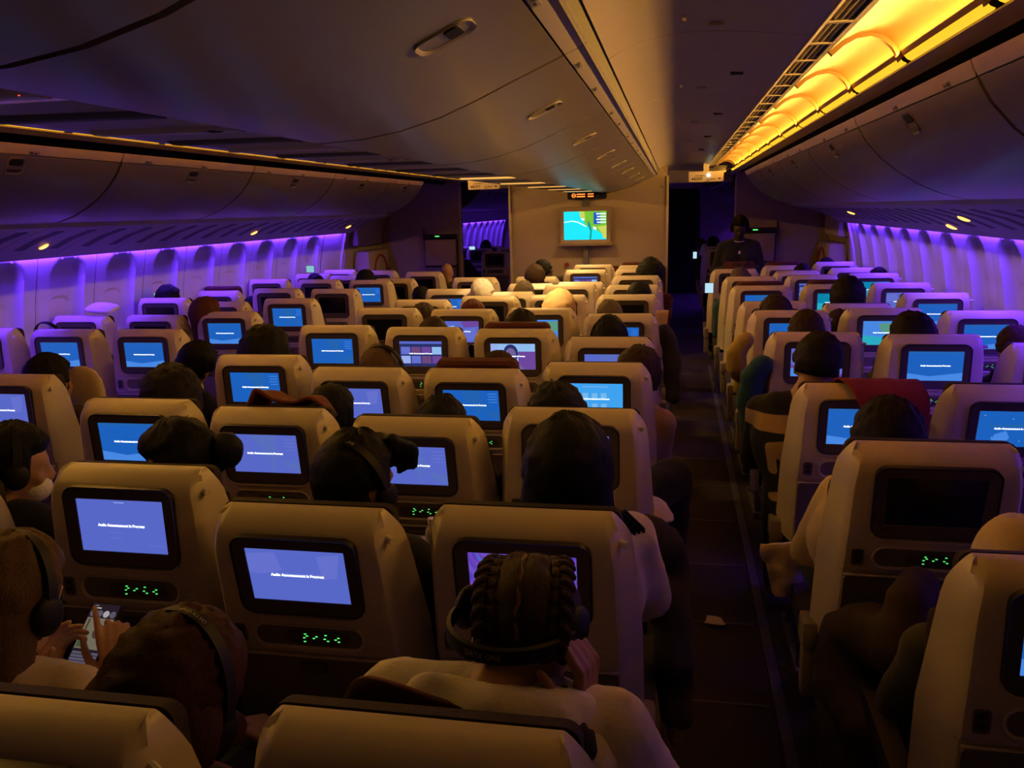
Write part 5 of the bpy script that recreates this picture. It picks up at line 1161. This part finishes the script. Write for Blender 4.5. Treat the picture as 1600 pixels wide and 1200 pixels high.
for o in r9.children:
    if o.name.startswith('shirt'):
        at = o.data.attributes.new('stripe', 'FLOAT', 'POINT')
        for v in o.data.vertices:
            c_ = v.co + r9.location; x_, z_ = c_.x, c_.z
            d_ = abs(z_-0.982) - 0.030
            d_ = min(d_, min(seg_d(x_, z_, 0.36, 0.90, 0.52, 0.78), seg_d(x_, z_, 0.36, 0.90, 0.45, 0.915), seg_d(x_, z_, 0.36, 0.90, 0.375, 0.81), seg_d(x_, z_, 0.38, 0.70, 0.50, 0.76)) - 0.016)
            if c_.y > 3.42: d_ = 0.1
            at.data[v.index].value = d_
        setm(o, jm)
r10, P10, HR10, h10, _ = person('person in a beige knitted cap just above the nearest right seat', (0.75, 1.84), (0.735, 1.865, 1.000), 0.35, -0.2, 0.0, 'tan', None, 'brown', 'olive', 'black', 0.012)
bm = bmesh.new(); rows = []
for j in range(15):
    ph_ = math.pi*0.60*j/14; row = []
    for i in range(32):
        th = 2*math.pi*i/32; d = Vector((math.sin(ph_)*math.cos(th), math.sin(ph_)*math.sin(th), math.cos(ph_))); rb = skull_r(d) + 0.014 + (0.006 if j > 11 else 0) + 0.0012*math.sin(th*40)
        row.append(tuple(Vector((0, -0.004, 0.012)) + d*rb) if j else (0, -0.004, 0.012+0.118))
    rows.append(row)
loft(bm, rows[1:]); o = link('cap', mesh(bm, 'cap', 60), CL['cream'], r10, P10['head']); o.rotation_euler = HR10.to_euler()
bm = bmesh.new(); pts = [(0.092*math.cos(a), 0.008+0.112*math.sin(a), -0.006) for a in [2*math.pi*i/24 for i in range(25)]]; tube(bm, pts, 0.012, 6); o = link('cap_band', mesh(bm, 'cap_band', 0), CL['orange'], r10, P10['head']); o.rotation_euler = HR10.to_euler()

# crew member or passenger standing near the exit, facing the cabin
def standing(label, x, y, h, skin, top, bottom):
    P = {'headrot': Matrix.Rotation(math.pi, 3, 'Z') @ Matrix.Rotation(-0.35, 3, 'X'), 'w': 1.06, 'footdir': (0, -1, 0)}
    z = lambda f: h*f
    P['hip'] = (0, 0, z(0.52)); P['waist'] = (0, 0.0, z(0.62)); P['chest'] = (0, 0.0, z(0.72)); P['should'] = (0, 0.01, z(0.80)); P['neck'] = (0, 0.0, z(0.835)); P['head'] = (0, -0.035, z(0.925))
    for s, sx in (('L', 1), ('R', -1)):
        P['sh'+s] = (sx*0.175, 0.01, z(0.80)); P['el'+s] = (sx*0.255, -0.03, z(0.635)); P['ha'+s] = (sx*0.10, -0.24, z(0.655)); P['hip'+s] = (sx*0.09, 0, z(0.50)); P['kn'+s] = (sx*0.10, -0.01, z(0.28)); P['an'+s] = (sx*0.10, 0.02, 0.09)
        P['hand'+s] = {'along': (-sx*0.5, -0.8, 0.1), 'palm': (-sx*0.6, 0.2, 0.6), 'side': -1 if s == 'L' else 1, 'curls': (0.6, 0.7, 0.8, 0.9)}
    me = body_meshes(P, 0.013, 0.006); r = tag(empty('person', (x, y, 0)), label, 'person')
    for k, m_ in (('body', SKIN[skin]), ('shirt', CL[top]), ('trousers', CL[bottom])): setm(link(k, me[k], None, r), m_)
    hh = link('hair', hair('curly', 1), None, r, P['head']); hh.rotation_euler = P['headrot'].to_euler(); hh.scale = (0.98,)*3; setm(hh, HAIRM['black'])
    bm = bmesh.new(); tube(bm, [(0.062*math.sin(a), -0.012-0.066*math.cos(a), z(0.845)-0.02*math.cos(a)) for a in [-1.2+0.3*i for i in range(9)]], 0.006, 6); link('collar', mesh(bm, 'collar', 0), M['white'], r)
    bm = bmesh.new(); box(bm, -0.012, 0.012, -0.135, -0.128, z(0.755), z(0.775), 0.003); link('badge', mesh(bm, 'badge'), M['white'], r)
    return r
standing('person standing in black by the right exit, facing the cabin', 0.70, 9.78, 1.665, 'dark', 'black', 'black')
bm = bmesh.new(); box(bm, -0.16, 0.16, -0.09, 0.09, -0.012, 0.012, 0.006); b_ = tag(empty('folder', (0.69, 9.47, 1.13), (0.5, 0, 0)), 'maroon folder held by the standing person in black', 'folder'); link('cover', mesh(bm, 'cover'), M['maroon'], b_)
bm = bmesh.new(); box(bm, -0.155, 0.155, -0.080, 0.094, -0.009, 0.009, 0.002); link('pages', mesh(bm, 'pages'), CL['brown'], b_)

# ------------------------------------------------------------------ cloths, papers, bottles, phones
def patch(name, fn, nu, nv, m_, label, cat, thick=0.006, amp=0.006, freq=14.0, seed=0, group=None):
    """a sheet P(u,v) with folds and thickness"""
    bm = bmesh.new(); g = []
    for j in range(nv+1):
        row = []
        for i in range(nu+1):
            p = Vector(fn(i/nu, j/nv)); q = Vector((p.x, p.y, p.z))*freq + Vector((seed, 0, 0))
            row.append(p + Vector((noise.noise(q), noise.noise(q+Vector((9, 3, 1))), noise.noise(q+Vector((2, 8, 5)))))*amp)
        g.append(row)
    vt = [[bm.verts.new(p) for p in row] for row in g]
    for j in range(nv):
        for i in range(nu): bm.faces.new((vt[j][i], vt[j][i+1], vt[j+1][i+1], vt[j+1][i]))
    bmesh.ops.recalc_face_normals(bm, faces=bm.faces); bm.normal_update()
    r_ = bmesh.ops.solidify(bm, geom=bm.faces[:], thickness=thick)
    me = mesh(bm, name, 0)
    for p in me.polygons: p.use_smooth = True
    c_ = sum((v.co for v in me.vertices), Vector())/len(me.vertices)
    for v in me.vertices: v.co -= c_
    return tag(link(name, me, m_, None, c_), label, cat, group)
def bez(pts, t):
    n = len(pts)-1; f = t*n; i = min(int(f), n-1); u = f-i; a, b = Vector(pts[i]), Vector(pts[i+1])
    p0 = Vector(pts[max(i-1, 0)]); p3 = Vector(pts[min(i+2, n)])
    return 0.5*((2*a) + (b-p0)*u + (2*p0-5*a+4*b-p3)*u*u + (3*a-p0-3*b+p3)*u*u*u)
def sheet(name, A, B, m_, label, cat, nu=18, nv=10, **k): return patch(name, lambda u, v: bez(A, u).lerp(bez(B, u), v), nu, nv, m_, label, cat, **k)
M['blk_blanket'] = mat('charcoal_blanket', (0.040, 0.034, 0.030), 0.95, noise_amt=0.3, nscale=200, bump=0.4)
M['brn_blanket'] = mat('brown_blanket', (0.055, 0.036, 0.022), 0.95, noise_amt=0.3, nscale=200, bump=0.4)
M['orange_blanket'] = mat('orange_blanket', (0.15, 0.034, 0.010), 0.9, noise_amt=0.2, nscale=160, bump=0.3)
M['red_cloth'] = mat('red_cloth', (0.22, 0.018, 0.022), 0.9, noise_amt=0.15, nscale=160, bump=0.3)
M['paper'] = mat('paper', (0.62, 0.54, 0.48), 0.7)
M['pinkpaper'] = mat('pink_paper', (0.60, 0.36, 0.33), 0.7)
M['plastic'] = mat('clear_plastic', (0.55, 0.52, 0.45), 0.25)
# charcoal blanket spilling from the second-row aisle seat
def blob(name, chain, rad, m_, label, cat, voxel=0.014, amp=0.010):
    bm = Lump(); cap_chain(bm, chain, rad); me = fuse(bm, voxel, 2, name)
    c_ = sum((v.co for v in me.vertices), Vector())/len(me.vertices)
    ruffle(me, lambda c: noise.noise(c*13)*amp + noise.noise(Vector((c.x*40, c.y*12, c.z*18)))*amp*0.5)
    for v in me.vertices: v.co -= c_
    return tag(link(name, me, m_, None, c_), label, cat)
blob('blanket', [(-0.060, 2.05, 0.99), (-0.020, 2.06, 0.94), (0.000, 2.14, 0.84), (0.000, 2.02, 0.80), (0.012, 1.96, 0.68), (0.015, 2.08, 0.62), (0.022, 1.95, 0.54)], [0.040, 0.055, 0.055, 0.055, 0.055, 0.055, 0.045], M['blk_blanket'], 'charcoal blanket hanging into the right aisle beside the white sleeve', 'blanket')
sheet('hem_cloth', [(-0.005, 1.93, 0.545), (0.015, 1.92, 0.535), (0.034, 1.93, 0.525)], [(0.002, 1.925, 0.475), (0.020, 1.915, 0.462), (0.036, 1.925, 0.490)], CL['beige'], 'pale cloth corner showing under the charcoal blanket in the aisle', 'cloth', 6, 5)
# brown blanket beside the nearest right-hand seat
blob('blanket', [(0.60, 2.08, 0.86), (0.57, 2.02, 0.84), (0.53, 1.96, 0.74), (0.50, 2.10, 0.72), (0.46, 2.22, 0.66), (0.45, 2.12, 0.56), (0.49, 1.94, 0.54), (0.47, 1.96, 0.40), (0.44, 2.14, 0.40)], [0.050, 0.055, 0.065, 0.075, 0.055, 0.075, 0.075, 0.070, 0.070], M['brn_blanket'], 'dark brown blanket hanging beside the nearest right hand seat', 'blanket')
# orange blanket over the third-row seat top, red cloth over a right-block seat
sheet('blanket', [(-1.40, 2.50, 1.185), (-1.355, 2.49, 1.240), (-1.30, 2.49, 1.215), (-1.24, 2.50, 1.195), (-1.175, 2.50, 1.222), (-1.12, 2.52, 1.18)], [(-1.40, 2.60, 1.10), (-1.355, 2.62, 1.205), (-1.30, 2.62, 1.19), (-1.24, 2.62, 1.17), (-1.175, 2.62, 1.19), (-1.12, 2.62, 1.12)], M['orange_blanket'], 'orange blanket heaped on top of a third-row seat, middle block', 'blanket', amp=0.012, thick=0.012, seed=2)
patch('cloth', lambda u, v: bez([(0.555+0.265*u, 3.075, 1.165), (0.560+0.260*u, 3.02, 1.196), (0.575+0.250*u, 2.965, 1.196), (0.600+0.232*u, 2.905, 1.160), (0.640+0.196*u, 2.895, 1.075), (0.690+0.145*u, 2.895, 0.985)], v), 14, 22, M['red_cloth'], 'dark red cloth draped over a seat back in the right block', 'cloth', thick=0.006, amp=0.006)
# maroon blanket and black pad behind the braided passenger
sheet('blanket', [(-0.455, 1.005, 1.120), (-0.425, 1.000, 1.163), (-0.37, 0.992, 1.165), (-0.29, 0.988, 1.150), (-0.20, 0.985, 1.140)], [(-0.455, 0.985, 0.98), (-0.425, 0.985, 0.98), (-0.37, 0.985, 0.98), (-0.29, 0.985, 0.98), (-0.20, 0.985, 0.98)], M['maroon'], 'maroon blanket tucked behind the braided passenger', 'blanket', amp=0.006, thick=0.010)
def pillow(name, c, s, rot, m_, label, cat):
    bm = bmesh.new(); bmesh.ops.create_uvsphere(bm, u_segments=28, v_segments=16, radius=1)
    for v in bm.verts:
        p = v.co; k = 0.55; q = Vector((math.copysign(abs(p.x)**k, p.x), math.copysign(abs(p.y)**k, p.y), p.z)); q.z *= (1-0.35*min(1, (q.x*q.x+q.y*q.y)))
        v.co = Vector((q.x*s[0], q.y*s[1], q.z*s[2])) + Vector((0, 0, 0.006*noise.noise(q*4)))
    me = mesh(bm, name, 0)
    for p in me.polygons: p.use_smooth = True
    return tag(link(name, me, m_, None, c, rot), label, cat)
pillow('neck_pad', (-0.155, 1.005, 1.085), (0.062, 0.030, 0.045), (0.2, 0, 0.1), CL['black'], 'small black pad behind the shoulder of the braided passenger', 'pad')
pillow('pillow', (-3.77, 4.98, 1.225), (0.10, 0.08, 0.030), (0.2, 0.1, 0.1), M['white'], 'white pillow on a window seat by the left wall', 'pillow')
pillow('pillow', (-0.085, 2.62, 0.835), (0.085, 0.10, 0.022), (0.1, 0.12, 0.3), M['paper'], 'white pillow corner poking into the aisle, third row', 'pillow')
pillow('pillow', (-2.51, 3.12, 1.06), (0.10, 0.03, 0.14), (0.1, 0.3, 0.1), CL['cream'], 'cream pillow beside the nearest seat of the left block', 'pillow')
blob('jacket', [(0.385, 4.62, 1.085), (0.340, 4.62, 1.02), (0.335, 4.64, 0.93), (0.375, 4.70, 0.86)], [0.045, 0.055, 0.055, 0.045], CL['yellow'], 'yellow jacket bulging into the right aisle', 'jacket')
blob('blanket', [(0.41, 4.02, 1.06), (0.375, 4.06, 0.98), (0.365, 4.10, 0.86), (0.38, 4.12, 0.72)], [0.045, 0.060, 0.065, 0.050], CL['teal'], 'dark teal blanket at the edge of the right aisle', 'blanket')
blob('blanket', [(-0.065, 5.02, 1.08), (-0.025, 5.04, 1.0), (-0.005, 5.02, 0.86), (0.0, 4.98, 0.68)], [0.040, 0.055, 0.060, 0.050], CL['charcoal'], 'grey blanket along the right aisle in the fifth row', 'blanket')
blob('blanket', [(-0.16, 3.00, 0.66), (-0.04, 3.14, 0.74), (0.005, 3.20, 0.76), (0.010, 3.22, 0.62), (0.0, 3.22, 0.42)], [0.085, 0.085, 0.080, 0.070, 0.060], CL['black'], 'black blanket over a knee in the right aisle, third row', 'blanket')
sheet('paper_sheet', [(-0.115, 5.58, 1.125), (-0.075, 5.57, 1.13), (-0.03, 5.56, 1.125)], [(-0.115, 5.60, 0.93), (-0.085, 5.59, 0.91), (-0.062, 5.58, 0.92)], M['pinkpaper'], 'pink paper hanging beside the aisle seat in the middle block', 'paper', 8, 8, thick=0.002)
sheet('paper_bag', [(0.285, 2.58, 0.745), (0.325, 2.57, 0.76), (0.385, 2.585, 0.765)], [(0.315, 2.56, 0.60), (0.345, 2.55, 0.585), (0.395, 2.57, 0.60)], M['paper'], 'crumpled white paper bag sticking into the right aisle', 'paper bag', 12, 10, amp=0.016, freq=24, thick=0.02)
sheet('napkin', [(-0.80, 2.14, 0.842), (-0.73, 2.14, 0.844), (-0.69, 2.16, 0.842)], [(-0.80, 2.24, 0.842), (-0.73, 2.26, 0.846), (-0.69, 2.25, 0.842)], M['paper'], 'crumpled napkin on the folded down tray, second row', 'napkin', 10, 8, amp=0.008, freq=30, thick=0.002)
sheet('paper_sheet', [(0.145, 3.42, 0.028), (0.185, 3.43, 0.020), (0.235, 3.42, 0.026)], [(0.165, 3.52, 0.015), (0.19, 3.52, 0.012), (0.225, 3.50, 0.018)], M['paper'], 'white paper scrap lying on the right aisle floor', 'paper', 8, 6, thick=0.002)
# folded-down tray with a bottle (second row)
t_ = tag(empty('deployed_tray', (-0.76, 2.20, 0.825)), 'folded down tray between two screens in the second row', 'tray')
bm = bmesh.new(); box(bm, -0.19, 0.19, -0.11, 0.10, 0, 0.014, 0.005); link('tray_top', mesh(bm, 'tray_top'), M['shell_dark'], t_)
for sx in (-0.17, 0.17):
    bm = bmesh.new(); box(bm, sx-0.010, sx+0.010, 0.02, 0.21, -0.014, 0.0, 0.003); link('arm', mesh(bm, 'arm'), M['metal'], t_)
bt = tag(empty('bottle', (-0.672, 2.17, 0.840)), 'small clear bottle standing on the folded down tray', 'bottle')
bm = bmesh.new(); prof_ = [(0.0, 0.001), (0.019, 0.0), (0.020, 0.006), (0.020, 0.062), (0.017, 0.074), (0.009, 0.084), (0.009, 0.090)]
loft(bm, [[(p[0]*math.cos(a), p[0]*math.sin(a), p[1]) for a in [2*math.pi*i/16 for i in range(16)]] for p in prof_[1:]]); link('bottle_body', mesh(bm, 'bottle_body', 50), M['plastic'], bt)
bm = bmesh.new(); tube(bm, [(0, 0, 0.090), (0, 0, 0.105)], 0.0115, 14); link('bottle_cap', mesh(bm, 'bottle_cap'), M['white'], bt)
# lit phones among the far rows
M['ph_lit'] = emat('phone_lit', (0.45, 0.70, 0.85), 1.1); M['ph_teal'] = emat('phone_teal', (0.25, 0.60, 0.65), 0.9)
for nm, c_, s_, m_, lab in (('smartphone', (0.317, 8.0, 1.041), (0.075, 0.09), 'ph_lit', 'lit phone held out into the right aisle'), ('smartphone', (0.300, 13.2, 1.05), (0.055, 0.10), 'ph_lit', 'tiny lit phone far along the right aisle'),
                            ('smartphone', (-4.00, 5.95, 1.215), (0.055, 0.035), 'ph_teal', 'lit phone beside a dark head at the left windows'), ('tablet', (-3.90, 8.60, 1.225), (0.09, 0.07), 'ph_teal', 'pale lit tablet by the far left windows'), ('smartphone', (-3.12, 12.9, 1.23), (0.09, 0.05), 'ph_lit', 'small lit screen beyond the left opening')):
    p_ = tag(empty(nm, c_), lab, 'phone' if nm == 'smartphone' else 'tablet')
    bm = bmesh.new(); plate(bm, rr(s_[0]+0.006, s_[1]+0.006, 0.004, 3), -0.004, 0.004); link('case', mesh(bm, 'case'), M['black'], p_)
    bm = bmesh.new(); plate(bm, rr(s_[0], s_[1], 0.002, 2), -0.0046, -0.0042); link('phone_screen', mesh(bm, 'phone_screen', 0), M[m_], p_)
p_ = tag(empty('smartphone', (-1.120, 4.50, 1.010), (0.5, 0.3, 0.6)), 'dark phone with white edge between two middle block seats', 'phone')
bm = bmesh.new(); plate(bm, rr(0.07, 0.14, 0.008, 3), -0.004, 0.004); link('case', mesh(bm, 'case'), M['black'], p_)
bm = bmesh.new(); ring(bm, rr(0.071, 0.141, 0.008, 3), rr(0.066, 0.136, 0.007, 3), -0.0046, -0.003); link('bumper', mesh(bm, 'bumper'), M['white'], p_)
for key, x, y, z, lab in (('E3', -1.25, 3.43, 1.125, 'thin black headband across dark blonde hair, fourth row'), ('H4', 0.575, 5.01, 1.165, 'black headphones over brown hair on the right aisle'), ('B4', -3.57, 4.23, 1.12, 'black headphones on the passenger behind a violet lit seat'), ('G4', -0.325, 4.26, 1.142, 'black headphones on smooth black hair at the aisle')):
    headphones(lab, Vector((x, y, z)), Matrix.Identity(3), 0.25, 0.05, None, False, 0.098)
